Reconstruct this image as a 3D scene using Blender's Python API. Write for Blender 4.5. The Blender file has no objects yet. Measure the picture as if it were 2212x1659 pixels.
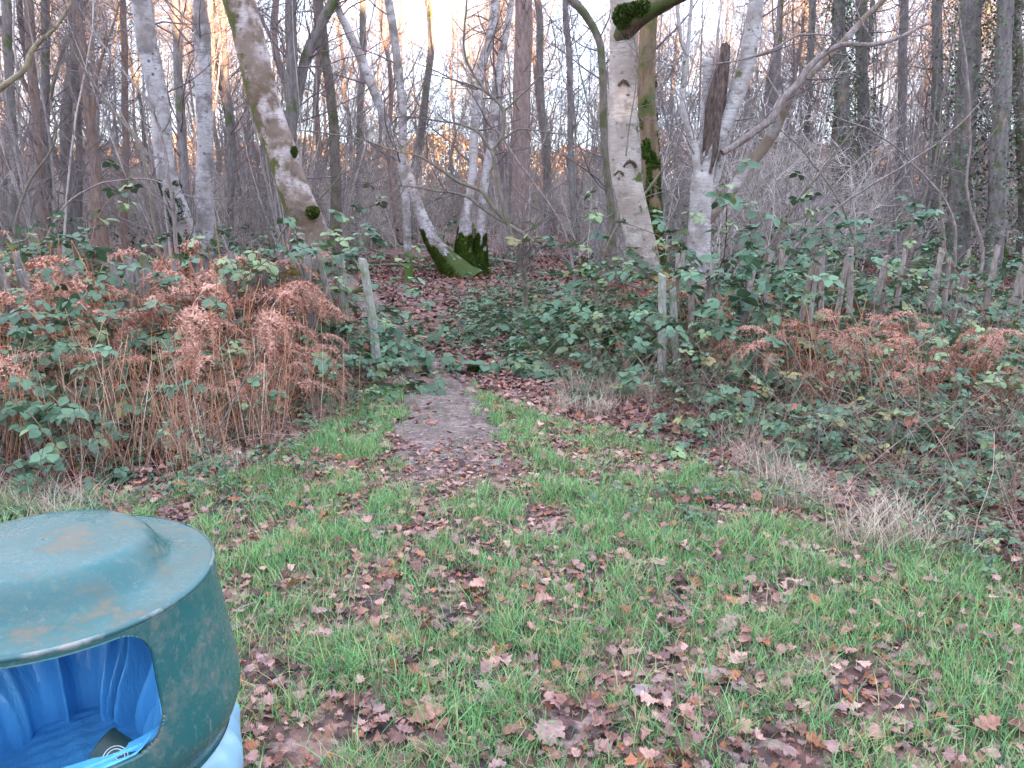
import bpy, math, random
import numpy as np
R_ = math.radians
SC = bpy.context.scene
COL = SC.collection

# ------------------------------------------------------------------ camera
F_PX, PITCH, CAM_H = 820.0, 13.3, 1.55
cam_d = bpy.data.cameras.new('camera')
cam_d.sensor_width = 36.0
cam_d.lens = 36.0 * F_PX / 1024.0
cam_d.clip_start = 0.05
cam_d.clip_end = 2000.0
cam = bpy.data.objects.new('camera', cam_d)
COL.objects.link(cam)
cam.location = (0, 0, CAM_H)
cam.rotation_euler = (R_(90 - PITCH), 0, 0)
SC.camera = cam

# ------------------------------------------------------------------ light
SUN_EL, SUN_AZ = 5.5, 158.0        # azimuth clockwise from +Y (the view direction)
w = bpy.data.worlds.new('World')
SC.world = w
w.use_nodes = True
nt = w.node_tree
bg = nt.nodes['Background']
sky = nt.nodes.new('ShaderNodeTexSky')
sky.sky_type = 'NISHITA'
sky.sun_disc = False
sky.sun_elevation = R_(SUN_EL)
sky.sun_rotation = R_(SUN_AZ)
sky.air_density = 1.0
sky.dust_density = 0.4
sky.ozone_density = 2.0
veil = nt.nodes.new('ShaderNodeMix'); veil.data_type = 'RGBA'      # thin high cloud over the low-sun sky
veil.inputs[0].default_value = 0.94
nt.links.new(sky.outputs[0], veil.inputs[6]); veil.inputs[7].default_value = (.50, .56, .74, 1)
nt.links.new(veil.outputs[2], bg.inputs[0])
bg.inputs[1].default_value = 0.15
sd = bpy.data.lights.new('sun', 'SUN')
sd.energy = 2.0
sd.angle = R_(0.53)
sd.color = (1.0, 0.62, 0.36)
so = bpy.data.objects.new('sun', sd)
COL.objects.link(so)
_a, _e = R_(SUN_AZ), R_(SUN_EL)
from mathutils import Vector
_sv = Vector((math.sin(_a) * math.cos(_e), math.cos(_a) * math.cos(_e), math.sin(_e)))
so.rotation_euler = _sv.to_track_quat('Z', 'Y').to_euler()
SC.view_settings.view_transform = 'Standard'
SC.view_settings.look = 'None'
SC.view_settings.exposure = 5.12
SC.view_settings.gamma = 1.0
SC.cycles.max_bounces = 6
SC.cycles.diffuse_bounces = 3
SC.cycles.glossy_bounces = 2
SC.cycles.transmission_bounces = 2
SC.cycles.use_denoising = True

# ------------------------------------------------------------------ helpers
S22 = 1024.0 / 2212.0
_p = R_(PITCH)
FW = np.array([0, math.cos(_p), -math.sin(_p)])
UP = np.array([0, math.sin(_p), math.cos(_p)])
CAM = np.array([0, 0, CAM_H])

def ray(x, y):
    return FW + (x - 512) / F_PX * np.array([1., 0, 0]) - (y - 384) / F_PX * UP

def at(x, y, Y):                     # point seen at pixel (1024 wide) on the plane at distance Y
    d = ray(x, y)
    return CAM + d * (Y / d[1])

def gnd(x, y, z=0.0):
    d = ray(x, y)
    return CAM + d * ((z - CAM_H) / d[2])

def project(P):
    P = np.asarray(P, float) - CAM
    d = P @ FW
    return 512 + F_PX * P[..., 0] / d, 384 - F_PX * (P @ UP) / d

def vnoise(x, y, s, seed=0):
    x = np.asarray(x) / s + 1000.0; y = np.asarray(y) / s + 1000.0
    xi = np.floor(x).astype(np.int64); yi = np.floor(y).astype(np.int64)
    fx = x - xi; fy = y - yi
    fx = fx * fx * (3 - 2 * fx); fy = fy * fy * (3 - 2 * fy)
    def h(a, b):
        n = (a * 374761393 + b * 668265263 + seed * 1442695041) & 0xFFFFFFFF
        n = ((n ^ (n >> 13)) * 1274126177) & 0xFFFFFFFF
        return ((n ^ (n >> 16)) & 0xFFFF) / 65535.0
    return (h(xi, yi) * (1 - fx) + h(xi + 1, yi) * fx) * (1 - fy) + (h(xi, yi + 1) * (1 - fx) + h(xi + 1, yi + 1) * fx) * fy

def gz(x, y):
    x = np.asarray(x, float); y = np.asarray(y, float)
    return (0.05 * (vnoise(x, y, 1.6, 3) - .5) + 0.03 * (vnoise(x, y, .55, 5) - .5)) * np.clip((y - 1.6) / 1.0, 0, 1)

def inpoly(x, y, poly):
    x = np.asarray(x); y = np.asarray(y)
    c = np.zeros(x.shape, bool)
    n = len(poly)
    for i in range(n):
        x0, y0 = poly[i][:2]; x1, y1 = poly[(i + 1) % n][:2]
        if y0 == y1: continue
        k = ((y0 > y) != (y1 > y)) & (x < (x1 - x0) * (y - y0) / (y1 - y0) + x0)
        c ^= k
    return c

class MB:
    """collects geometry, then links it as ONE mesh object"""
    def __init__(s):
        s.v = []; s.f = []; s.c = []; s.m = []; s.n = 0
    def add(s, v, faces, col=(1, 1, 1), mi=0):
        v = np.asarray(v, np.float32).reshape(-1, 3)
        if len(v) == 0: return
        s.v.append(v)
        c = np.asarray(col, np.float32)
        if c.ndim == 1: c = np.broadcast_to(c, (len(v), 3))
        s.c.append(c)
        for f in (faces if isinstance(faces, (list, tuple)) else [faces]):
            f = np.asarray(f, np.int64)
            if f.size: s.f.append(f + s.n); s.m.append(mi)
        s.n += len(v)
    def build(s, name, mats, parent=None, origin=(0, 0, 0), smooth=True):
        v = np.concatenate(s.v) - np.asarray(origin, np.float32)
        me = bpy.data.meshes.new(name)
        me.vertices.add(len(v))
        me.vertices.foreach_set('co', v.astype(np.float32).ravel())
        loops = np.concatenate([f.ravel() for f in s.f]).astype(np.int32)
        tot = np.concatenate([np.full(len(f), f.shape[1]) for f in s.f]).astype(np.int32)
        mi = np.concatenate([np.full(len(f), m) for f, m in zip(s.f, s.m)]).astype(np.int32)
        me.loops.add(len(loops)); me.polygons.add(len(tot))
        me.loops.foreach_set('vertex_index', loops)
        st = np.zeros(len(tot), np.int32); st[1:] = np.cumsum(tot)[:-1]
        me.polygons.foreach_set('loop_start', st)
        me.polygons.foreach_set('loop_total', tot)
        me.polygons.foreach_set('material_index', mi)
        me.polygons.foreach_set('use_smooth', np.full(len(tot), smooth))
        ca = me.attributes.new('tint', 'FLOAT_COLOR', 'POINT')
        c = np.concatenate(s.c)
        c4 = np.ones((len(c), 4), np.float32); c4[:, :3] = c
        ca.data.foreach_set('color', c4.ravel())
        me.update(calc_edges=True)
        for m in (mats if isinstance(mats, (list, tuple)) else [mats]): me.materials.append(m)
        o = bpy.data.objects.new(name, me)
        COL.objects.link(o)
        if parent is not None: o.parent = parent
        else: o.location = origin
        return o

def tag(o, label=None, cat=None, group=None, kind=None):
    if label: o['label'] = label
    if cat: o['category'] = cat
    if group: o['group'] = group
    if kind: o['kind'] = kind
    return o

def empty(name, loc, label=None, cat=None, group=None, rz=0, s=1):
    o = bpy.data.objects.new(name, None)
    o.empty_display_size = .2
    COL.objects.link(o)
    o.location = loc; o.rotation_euler = (0, 0, rz); o.scale = (s, s, s)
    return tag(o, label, cat, group)

def nrm(a):
    return a / np.maximum(np.linalg.norm(a, axis=-1, keepdims=True), 1e-9)

def tubes(mb, pts, rad, K=5, col=(1, 1, 1), mi=0, cap=False, rough=0.0, rng=None):
    """pts (T,P,3), rad (T,P)"""
    pts = np.asarray(pts, float); rad = np.asarray(rad, float)
    T, P, _ = pts.shape
    if T == 0: return
    tan = nrm(np.gradient(pts, axis=1))
    m = nrm(pts[:, -1] - pts[:, 0])
    ax = np.zeros((T, 3)); ax[np.arange(T), np.abs(m).argmin(1)] = 1
    s1 = nrm(np.cross(tan, ax[:, None, :])); s2 = np.cross(tan, s1)
    a = np.arange(K) * 2 * math.pi / K
    r = rad[:, :, None] * np.ones(K)
    if rough:
        n = rng.normal(0, 1, (T, P + 8, K))
        n = sum(n[:, i:i + P] for i in range(9)) / 3.0
        n = (n + np.roll(n, 1, 2) + np.roll(n, -1, 2)) / 1.7
        n2 = rng.normal(0, .35, (T, P, K))
        r = r * (1 + rough * (n + n2))
    v = pts[:, :, None, :] + r[..., None] * (np.cos(a)[:, None] * s1[:, :, None, :] + np.sin(a)[:, None] * s2[:, :, None, :])
    i = np.arange(P - 1)[:, None] * K; k = np.arange(K)[None]; k2 = (k + 1) % K
    q = np.stack([i + k, i + k2, i + K + k2, i + K + k], -1).reshape(-1, 4)
    q = (q[None] + (np.arange(T) * P * K)[:, None, None]).reshape(-1, 4)
    c = np.asarray(col, float)
    if c.ndim == 2: c = np.repeat(c, P * K, 0)
    fs = [q]
    if cap:
        fs.append((np.arange(K)[None] + (P - 1) * K + (np.arange(T) * P * K)[:, None]))
    mb.add(v.reshape(-1, 3), fs, c, mi)

def resample(pts, n):
    pts = np.asarray(pts, float)
    P = np.vstack([2 * pts[0] - pts[1], pts, 2 * pts[-1] - pts[-2]])
    k = len(pts) - 1
    d = np.linalg.norm(np.diff(pts[:, :3], axis=0), axis=1)
    cum = np.concatenate([[0], np.cumsum(d)])
    s = np.linspace(0, cum[-1], n)
    i = np.clip(np.searchsorted(cum, s, 'right') - 1, 0, k - 1)
    t = ((s - cum[i]) / np.maximum(d[i], 1e-9))[:, None]
    a, b, c, e = P[i], P[i + 1], P[i + 2], P[i + 3]
    return .5 * (2 * b + (c - a) * t + (2 * a - 5 * b + 4 * c - e) * t ** 2 + (3 * b - a - 3 * c + e) * t ** 3)

def grow(rng, pts, rad, n, t0=.2, t1=1., length=1., ang=45, rr=.5, P=5, up=.1, wob=.12, rmin=.002, taper=.25, lf=.5):
    """side branches on every parent tube"""
    T, Q, _ = pts.shape
    par = np.repeat(np.arange(T), n)
    N = len(par)
    t = rng.uniform(t0, t1, N)
    u = t * (Q - 1); i = np.clip(u.astype(int), 0, Q - 2); f = (u - i)[:, None]
    pos = pts[par, i] * (1 - f) + pts[par, i + 1] * f
    tan = nrm(pts[par, i + 1] - pts[par, i])
    r0 = rad[par, i] * (1 - f[:, 0]) + rad[par, i + 1] * f[:, 0]
    perp = nrm(np.cross(tan, rng.normal(0, 1, (N, 3))))
    a = np.radians(ang) * rng.uniform(.65, 1.3, N)[:, None]
    d = nrm(tan * np.cos(a) + perp * np.sin(a))
    L = length * rng.uniform(.5, 1.3, N) * (1 - lf * t)
    st = L / (P - 1)
    out = np.zeros((N, P, 3)); out[:, 0] = pos
    bend = rng.normal(0, wob * .5, (N, 3))
    for k in range(1, P):
        d = nrm(d + rng.normal(0, wob, (N, 3)) + bend + np.array([0, 0, up]))
        out[:, k] = out[:, k - 1] + d * st[:, None]
    rs = np.maximum(r0 * rr, rmin)
    R = rs[:, None] * np.linspace(1, taper, P)[None]
    return out, np.maximum(R, rmin * .6)

def rotm(yaw, pitch, roll):
    cy, sy, cp, sp, cr, sr = np.cos(yaw), np.sin(yaw), np.cos(pitch), np.sin(pitch), np.cos(roll), np.sin(roll)
    o = np.zeros_like(cy); I = np.ones_like(cy)
    Rz = np.stack([np.stack([cy, -sy, o], -1), np.stack([sy, cy, o], -1), np.stack([o, o, I], -1)], -2)
    Rx = np.stack([np.stack([I, o, o], -1), np.stack([o, cp, -sp], -1), np.stack([o, sp, cp], -1)], -2)
    Ry = np.stack([np.stack([cr, o, sr], -1), np.stack([o, I, o], -1), np.stack([-sr, o, cr], -1)], -2)
    return Rz @ Rx @ Ry

def scatter(mb, tv, tf, pos, M, sc, col, mi=0, deform=None):
    """copies of a small template (leaf) merged into the mesh; tv (V,3) or (N,V,3)"""
    N = len(pos)
    if N == 0: return
    tv = np.asarray(tv, float)
    if tv.ndim == 2: tv = np.broadcast_to(tv, (N,) + tv.shape)
    V = tv.shape[1]
    v = np.einsum('nij,nvj->nvi', M, tv) * np.asarray(sc)[:, None, None] + pos[:, None, :]
    fs = []
    for f in tf:
        f = np.asarray(f)
        fs.append((f[None] + (np.arange(N) * V)[:, None, None]).reshape(-1, f.shape[1]))
    mb.add(v.reshape(-1, 3), fs, np.repeat(col, V, 0), mi)

# ------------------------------------------------------------------ materials
def mat(name, rough=.8, spec=.3):
    m = bpy.data.materials.new(name)
    m.use_nodes = True
    b = m.node_tree.nodes['Principled BSDF']
    b.inputs['Roughness'].default_value = rough
    b.inputs['Specular IOR Level'].default_value = spec
    return m, m.node_tree, b

class NT:
    """tiny helper to write node graphs"""
    def __init__(s, nt): s.nt = nt
    def new(s, t, **kw):
        n = s.nt.nodes.new(t)
        for k, v in kw.items(): setattr(n, k, v)
        return n
    def link(s, a, b): s.nt.links.new(a, b)
    def coord(s, scale=(1, 1, 1), kind='Object'):
        tc = s.new('ShaderNodeTexCoord'); mp = s.new('ShaderNodeMapping')
        mp.inputs['Scale'].default_value = scale
        s.link(tc.outputs[kind], mp.inputs[0])
        return mp.outputs[0]
    def noise(s, vec, scale, detail=4, rough=.6):
        n = s.new('ShaderNodeTexNoise'); n.inputs['Scale'].default_value = scale
        n.inputs['Detail'].default_value = detail; n.inputs['Roughness'].default_value = rough
        s.link(vec, n.inputs['Vector']); return n.outputs['Fac']
    def voro(s, vec, scale, out='Distance', feature='F1'):
        n = s.new('ShaderNodeTexVoronoi', feature=feature); n.inputs['Scale'].default_value = scale
        s.link(vec, n.inputs['Vector']); return n.outputs[out]
    def ramp(s, fac, stops):
        n = s.new('ShaderNodeValToRGB'); s.link(fac, n.inputs[0])
        e = n.color_ramp.elements
        while len(e) < len(stops): e.new(.5)
        for q, (p, c) in zip(e, stops):
            q.position = p
            q.color = tuple(c) + (1,) if hasattr(c, '__len__') else (c, c, c, 1)
        return n.outputs[0]
    def mix(s, fac, a, b, mode='MIX'):
        n = s.new('ShaderNodeMix', data_type='RGBA', blend_type=mode)
        for sock, v in ((n.inputs[0], fac), (n.inputs[6], a), (n.inputs[7], b)):
            if hasattr(v, 'links'): s.link(v, sock)
            elif hasattr(v, '__len__'): sock.default_value = tuple(v) + (1,)
            else: sock.default_value = v
        return n.outputs[2]
    def math(s, op, a, b=0.0, clamp=False):
        n = s.new('ShaderNodeMath', operation=op); n.use_clamp = clamp
        for sock, v in ((n.inputs[0], a), (n.inputs[1], b)):
            if hasattr(v, 'links'): s.link(v, sock)
            else: sock.default_value = v
        return n.outputs[0]
    def bump(s, h, b, strength=.5, dist=.01):
        n = s.new('ShaderNodeBump'); n.inputs['Strength'].default_value = strength; n.inputs['Distance'].default_value = dist
        s.link(h, n.inputs['Height']); s.link(n.outputs[0], b.inputs['Normal'])

def tint_mat(name, rough=.8, spec=.25, var=.25, scale=40, transl=0.0):
    m, nt, b = mat(name, rough, spec); g = NT(nt)
    at_ = g.new('ShaderNodeAttribute', attribute_name='tint')
    n = g.noise(g.coord(), scale, 3)
    f = g.ramp(n, [(.3, (1 - var,) * 3), (.7, (1 + var * .6,) * 3)])
    c = g.mix(1.0, at_.outputs['Color'], f, 'MULTIPLY')
    g.link(c, b.inputs['Base Color'])
    if transl:
        t = g.new('ShaderNodeBsdfTranslucent'); g.link(c, t.inputs[0])
        mx = g.new('ShaderNodeMixShader'); mx.inputs[0].default_value = transl
        out = nt.nodes['Material Output']
        g.link(b.outputs[0], mx.inputs[1]); g.link(t.outputs[0], mx.inputs[2]); g.link(mx.outputs[0], out.inputs[0])
    return m

def birch_mat(name, white=(.66, .60, .58), dark=(.11, .085, .08), grime=(.25, .19, .15), grime_at=.55,
              moss=(.09, .13, .02), moss_z=.5, moss_amt=.5, side=None, mark=.5, orange=None, blots=.55):
    m, nt, b = mat(name, .75, .25); g = NT(nt)
    co = g.coord()
    tc = g.new('ShaderNodeTexCoord'); sx = g.new('ShaderNodeSeparateXYZ'); g.link(tc.outputs['Object'], sx.inputs[0])
    band = g.noise(g.coord((5, 5, 42)), 1.6, 5, .65)
    fine = g.noise(g.coord((14, 14, 110)), 1.0, 3, .6)
    big = g.noise(co, 4.5, 5, .6)
    eye = g.voro(g.coord((6.5, 6.5, 8.5)), 1.0)
    eyen = g.math('ADD', eye, g.math('MULTIPLY', g.noise(co, 26, 3), .22))
    c = g.mix(g.ramp(band, [(.38, 1.0), (.52, 0.0)]), white, tuple(x * .68 for x in white))
    c = g.mix(g.ramp(big, [(grime_at - .06, 0.0), (grime_at + .08, 1.0)]), c, grime)
    c = g.mix(g.math('MULTIPLY', g.ramp(fine, [(.30, 1.0), (.38, 0.0)]), .7), c, dark)
    c = g.mix(g.ramp(eyen, [(.20, mark), (.27, 0.0)]), c, dark)
    blot = g.noise(g.coord((7, 7, 10)), 1.0, 6, .72)
    c = g.mix(g.math('MULTIPLY', g.ramp(blot, [(.55, 0.0), (.60, 1.0)]), blots), c, tuple(x * 1.5 for x in dark))
    c = g.mix(g.ramp(g.noise(co, 2.2, 5), [(.45, 0.0), (.62, .55)]), c, tuple(x * y for x, y in zip(white, (.62, .55, .50))))
    # fissured, dark foot
    zr = g.math('SUBTRACT', 1.0, g.math('DIVIDE', sx.outputs[2], 1.7), True)
    crack = g.noise(g.coord((12, 12, 16)), 1.0, 5, .7)
    fm = g.math('MULTIPLY', g.ramp(crack, [(.44, 0.0), (.56, 1.0)]), g.math('POWER', zr, 1.2))
    c = g.mix(g.math('MULTIPLY', fm, .85), c, dark)
    if orange:
        on = g.noise(co, 3.2, 4)
        c = g.mix(g.math('MULTIPLY', g.ramp(on, [(.48, 0.0), (.6, 1.0)]), orange[1]), c, orange[0])
    # moss: foot of the trunk plus the damp side
    mn = g.noise(co, 7, 5, .65)
    mz = g.math('SUBTRACT', 1.0, g.math('DIVIDE', sx.outputs[2], moss_z), True)
    ms = g.math('ADD', mn, g.math('MULTIPLY', mz, moss_amt))
    if side is not None:
        ge = g.new('ShaderNodeNewGeometry'); dt = g.new('ShaderNodeVectorMath', operation='DOT_PRODUCT')
        g.link(ge.outputs['Normal'], dt.inputs[0]); dt.inputs[1].default_value = side[0]
        ms = g.math('ADD', ms, g.math('MULTIPLY', dt.outputs['Value'], side[1]))
    mcol = g.mix(g.noise(co, 60, 3), tuple(x * .5 for x in moss), tuple(x * 1.5 for x in moss))
    c = g.mix(g.ramp(ms, [(.63, 0.0), (.70, 1.0)]), c, mcol)
    g.link(c, b.inputs['Base Color'])
    h = g.math('ADD', g.math('MULTIPLY', band, .5), g.math('ADD', g.math('MULTIPLY', crack, zr), g.math('MULTIPLY', mn, .6)))
    g.bump(h, b, .8, .02)
    return m

def bark_mat(name, a=(.16, .125, .115), bcol=(.30, .25, .24), moss=(.08, .11, .03), moss_amt=.0, sc=1.0):
    m, nt, b = mat(name, .9, .15); g = NT(nt)
    co = g.coord()
    n1 = g.noise(g.coord((18 * sc, 18 * sc, 5 * sc)), 1.0, 5, .7)
    n2 = g.noise(co, 3 * sc, 4)
    c = g.mix(g.ramp(n1, [(.35, 0.0), (.65, 1.0)]), a, bcol)
    c = g.mix(g.math('ADD', g.ramp(n2, [(.60 - moss_amt * .3, 0.0), (.70 - moss_amt * .3, .8)]), 0.0), c, moss) if moss_amt else c
    g.link(c, b.inputs['Base Color'])
    g.bump(n1, b, .8, .02)
    return m

M = {}
M['twig'] = tint_mat('twig_bark', .85, .2, .3, 6)
M['leaf'] = tint_mat('bramble_leaf', .5, .4, .25, 30, .15)
M['litter'] = tint_mat('dead_leaf', .75, .3, .3, 45, .08)
M['grass'] = tint_mat('grass_blade', .6, .3, .2, 20, .25)
M['bracken'] = tint_mat('dead_bracken', .85, .15, .3, 60, .15)
M['ivy'] = tint_mat('ivy_leaf', .55, .35, .3, 20, .1)
M['moss'] = tint_mat('moss', .95, .1, .5, 60)
M['bark_grey'] = bark_mat('grey_bark', (.13, .11, .10), (.27, .235, .22), moss_amt=.15)
M['bark_brown'] = bark_mat('brown_bark', (.19, .125, .105), (.34, .25, .22), moss_amt=0)
M['bark_moss'] = bark_mat('mossy_bark', (.11, .09, .075), (.22, .18, .145), (.075, .085, .03), .35)
M['bark_orange'] = bark_mat('orange_brown_bark', (.18, .115, .085), (.33, .235, .19), moss_amt=0)
M['bark_pale'] = birch_mat('pale_thin_birch_bark', (.34, .31, .30), grime=(.17, .145, .13), grime_at=.5, moss_z=.8)

# ------------------------------------------------------------------ ground
def poly_px(p): return [tuple(gnd(x, y)[:2]) for x, y in p]
LAWN = poly_px([(-260, 500), (0, 490), (120, 492), (165, 497), (250, 470), (301, 446), (345, 405), (372, 388), (400, 384), (480, 384), (500, 398),
                (542, 420), (600, 430), (648, 447), (740, 476), (787, 500), (880, 543), (1024, 572), (1300, 640), (1900, 1300), (-900, 1300)])
PATH_L = [(318, 262), (335, 278), (352, 300), (362, 318), (370, 335), (380, 352), (392, 370), (402, 388), (400, 405), (395, 425), (388, 448), (384, 470), (388, 492)]
PATH_R = [(338, 262), (356, 278), (382, 300), (394, 318), (408, 335), (430, 352), (454, 370), (474, 388), (490, 405), (502, 425), (512, 448), (518, 470), (512, 492)]
PATH = poly_px(PATH_L + PATH_R[::-1])

def axis(lo, hi, a, b, fine, coarse):
    v = [lo]
    while v[-1] < hi:
        x = v[-1]
        d = max(a - x, x - b, 0)
        v.append(x + fine + d * coarse)
    return np.array(v)
def soil_colour(g, co):
    cell = g.voro(g.coord((1, 1, 1)), 17, 'Color')
    sep = g.new('ShaderNodeSeparateColor'); g.link(cell, sep.inputs[0])
    lc = g.ramp(sep.outputs[0], [(.0, (.05, .034, .032)), (.3, (.14, .075, .06)), (.6, (.24, .13, .10)), (.85, (.32, .19, .155)), (1., (.38, .26, .22))])
    soil = g.mix(g.noise(co, 24, 5), (.04, .031, .029), (.10, .075, .07))
    return g.mix(g.ramp(g.noise(co, 5, 5, .7), [(.40, 0.0), (.52, .9)]), soil, lc), sep
def make_ground():
    xs = axis(-450, 450, -6, 6, .09, .12)
    ys = axis(-60, 620, 1, 10, .09, .12)
    X, Y = np.meshgrid(xs, ys)
    Z = gz(X, Y)
    v = np.stack([X, Y, Z], -1).reshape(-1, 3)
    nx, ny = len(xs), len(ys)
    i = (np.arange(ny - 1)[:, None] * nx + np.arange(nx - 1)[None]).ravel()
    q = np.stack([i, i + 1, i + nx + 1, i + nx], -1)
    m, nt, b = mat('forest_soil', .9, .2); g = NT(nt)
    co = g.coord()
    c, sep = soil_colour(g, co)
    g.link(c, b.inputs['Base Color'])
    g.bump(g.math('ADD', sep.outputs[1], g.noise(co, 30, 4)), b, .8, .015)
    mb = MB(); mb.add(v, q)
    o = mb.build('ground', m)
    tag(o, kind='structure')
    o['label'] = 'dark woodland soil strewn with brown litter'
make_ground()

def make_path():
    L = np.array([gnd(*p) for p in PATH_L]); Rr = np.array([gnd(*p) for p in PATH_R])
    L = resample(L, 90); Rr = resample(Rr, 90)
    t = np.linspace(0, 1, 26)[None, :, None]
    P = L[:, None] * (1 - t) + Rr[:, None] * t
    w = (P[..., 1] * 0 + 1)
    off = (vnoise(P[..., 1], t[..., 0] * 2 + w * 0, .16, 9) - .5) * .40
    side = np.abs(t[..., 0] * 2 - 1) ** 4 * np.sign(t[..., 0] - .5)
    P[..., 0] += off * np.abs(side)
    ed_ = np.clip(np.minimum(1 - np.abs(t[..., 0] * 2 - 1) + 0 * w, np.minimum(np.arange(90)[::-1] / 14., np.arange(90) / 10.)[:, None]) * 2.5, 0, 1)
    P[..., 2] = gz(P[..., 0], P[..., 1]) - .010 + .024 * ed_ + .008 * (vnoise(P[..., 0], P[..., 1], .09, 4) - .5)
    n, k = 90, 26
    i = (np.arange(n - 1)[:, None] * k + np.arange(k - 1)[None]).ravel()
    q = np.stack([i, i + 1, i + k + 1, i + k], -1)
    m, nt, b = mat('trodden_mud', .6, .5); g = NT(nt)
    co = g.coord()
    n1 = g.noise(co, 7, 6, .7); n2 = g.noise(co, 40, 5, .7); n3 = g.noise(g.coord((1, 2.5, 1)), 16, 4)
    c = g.mix(g.ramp(n1, [(.35, 0.0), (.65, 1.0)]), (.13, .09, .075), (.28, .205, .17))
    c = g.mix(g.ramp(n2, [(.5, 0.0), (.62, .7)]), c, (.075, .056, .052))
    c = g.mix(g.ramp(n3, [(.58, 0.0), (.68, .75)]), c, (.50, .45, .45))
    at_ = g.new('ShaderNodeAttribute', attribute_name='tint'); sr = g.new('ShaderNodeSeparateColor'); g.link(at_.outputs['Color'], sr.inputs[0])
    em = g.math('ADD', sr.outputs[0], g.math('MULTIPLY', g.math('SUBTRACT', g.noise(co, 9, 5, .7), .5), .8))
    c = g.mix(g.ramp(em, [(.25, 0.0), (.5, 1.0)]), soil_colour(g, co)[0], c)
    g.link(c, b.inputs['Base Color'])
    g.link(g.ramp(n2, [(.3, .6), (.7, .95)]), b.inputs['Roughness']); b.inputs['Specular IOR Level'].default_value = .2
    g.bump(g.math('ADD', n2, n1), b, .9, .02)
    tc_ = np.minimum(1 - np.abs(t[..., 0] * 2 - 1) + 0 * w, np.minimum(np.arange(n)[::-1] / 14., 1)[:, None] * 1.0)
    tc_ = np.clip(tc_ * 3., 0, 1)
    mb = MB(); mb.add(P.reshape(-1, 3), q, np.repeat(tc_.reshape(-1, 1), 3, 1))
    o = mb.build('path', m); tag(o, kind='structure')
    o['label'] = 'trodden muddy footpath leading into the wood'
make_path()

# ------------------------------------------------------------------ far field and sunlit wood edge
def make_far():
    m, nt, b = mat('field_grass', .9, .1); g = NT(nt)
    g.link(g.mix(g.noise(g.coord(), .15, 4), (.10, .17, .04), (.17, .24, .07)), b.inputs['Base Color'])
    mb = MB(); xs = np.linspace(-260, 260, 40); ys = np.linspace(75, 400, 30)
    X, Y = np.meshgrid(xs, ys); Z = .03 + np.clip(Y - 90, 0, 400) * .006
    i = (np.arange(29)[:, None] * 40 + np.arange(39)[None]).ravel()
    mb.add(np.stack([X, Y, Z], -1), np.stack([i, i + 1, i + 41, i + 40], -1))
    o = mb.build('field', m); tag(o, kind='structure'); o['label'] = 'bright green meadow beyond the wood'
    rng = np.random.default_rng(77)
    mb = MB()
    N = 60000
    x = rng.uniform(-190, 190, N); y = rng.uniform(165, 185, N)
    H = 7.5 + 5 * vnoise(x, x * 0, 14, 2) + 2.0 * vnoise(x, x * 0, 4, 8)
    z = .5 + rng.uniform(0, 1, N) ** .8 * H
    tv = np.array([[-.5, 0, 0], [0, -.25, .1], [.5, 0, 0], [0, .3, -.1]])
    pal = np.array([(.20, .115, .06), (.24, .145, .08), (.15, .11, .07), (.11, .11, .05), (.27, .17, .10)])
    scatter(mb, tv, [np.array([[0, 1, 2, 3]])], np.stack([x, y, z], -1), rotm(rng.uniform(0, 6.3, N), rng.uniform(-1.3, 1.3, N), rng.uniform(-1, 1, N)),
            rng.uniform(.5, 1.3, N), pal[rng.integers(0, 5, N)] * rng.uniform(.7, 1.2, (N, 1)))
    T = 150; px = rng.uniform(-190, 190, T); py = rng.uniform(168, 182, T)
    pts = np.stack([np.stack([px, py, np.full(T, k * 3.)], -1) for k in range(4)], 1)
    tubes(mb, pts, np.tile(np.linspace(.3, .1, 4), (T, 1)), 5, (.16, .10, .07))
    o = mb.build('far_woodland', tint_mat('far_wood', .9, .1, .1, 1)); tag(o, 'sunlit orange brown wood edge beyond the field', 'woodland', kind='stuff')
    # added unseen leafy screen blocking the low sun, its top notched for light
    mb = MB(); N = 120000
    t = rng.uniform(-60, 60, N); d = rng.uniform(-3, 3, N)
    ca, sa = math.cos(-_a), math.sin(-_a)
    c0 = np.array([math.sin(_a), math.cos(_a)]) * 34; tx = np.array([math.cos(_a), -math.sin(_a)])
    z = rng.uniform(0, 1, N) ** 1.0 * (10.7 - 3.8 * np.exp(-((t + .7) / 0.8) ** 2) + .7 * vnoise(t, t * 0, 2.5, 6) + .5 * vnoise(t, t * 0, .8, 6))
    pos = np.stack([c0[0] + tx[0] * t + c0[0] / 34 * d, c0[1] + tx[1] * t + c0[1] / 34 * d, z], -1)
    scatter(mb, tv * 1.0, [np.array([[0, 1, 2, 3]])], pos, rotm(rng.uniform(0, 6.3, N), rng.uniform(-1.3, 1.3, N), rng.uniform(-1, 1, N)),
            rng.uniform(.5, 1.0, N), np.tile((.06, .07, .03), (N, 1)))
    o = mb.build('shade_screen', tint_mat('shade_screen_leaf', .9, .1, .1, 1)); tag(o, 'added unseen leafy screen shading the clearing', 'sun_blocker')
make_far()

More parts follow.
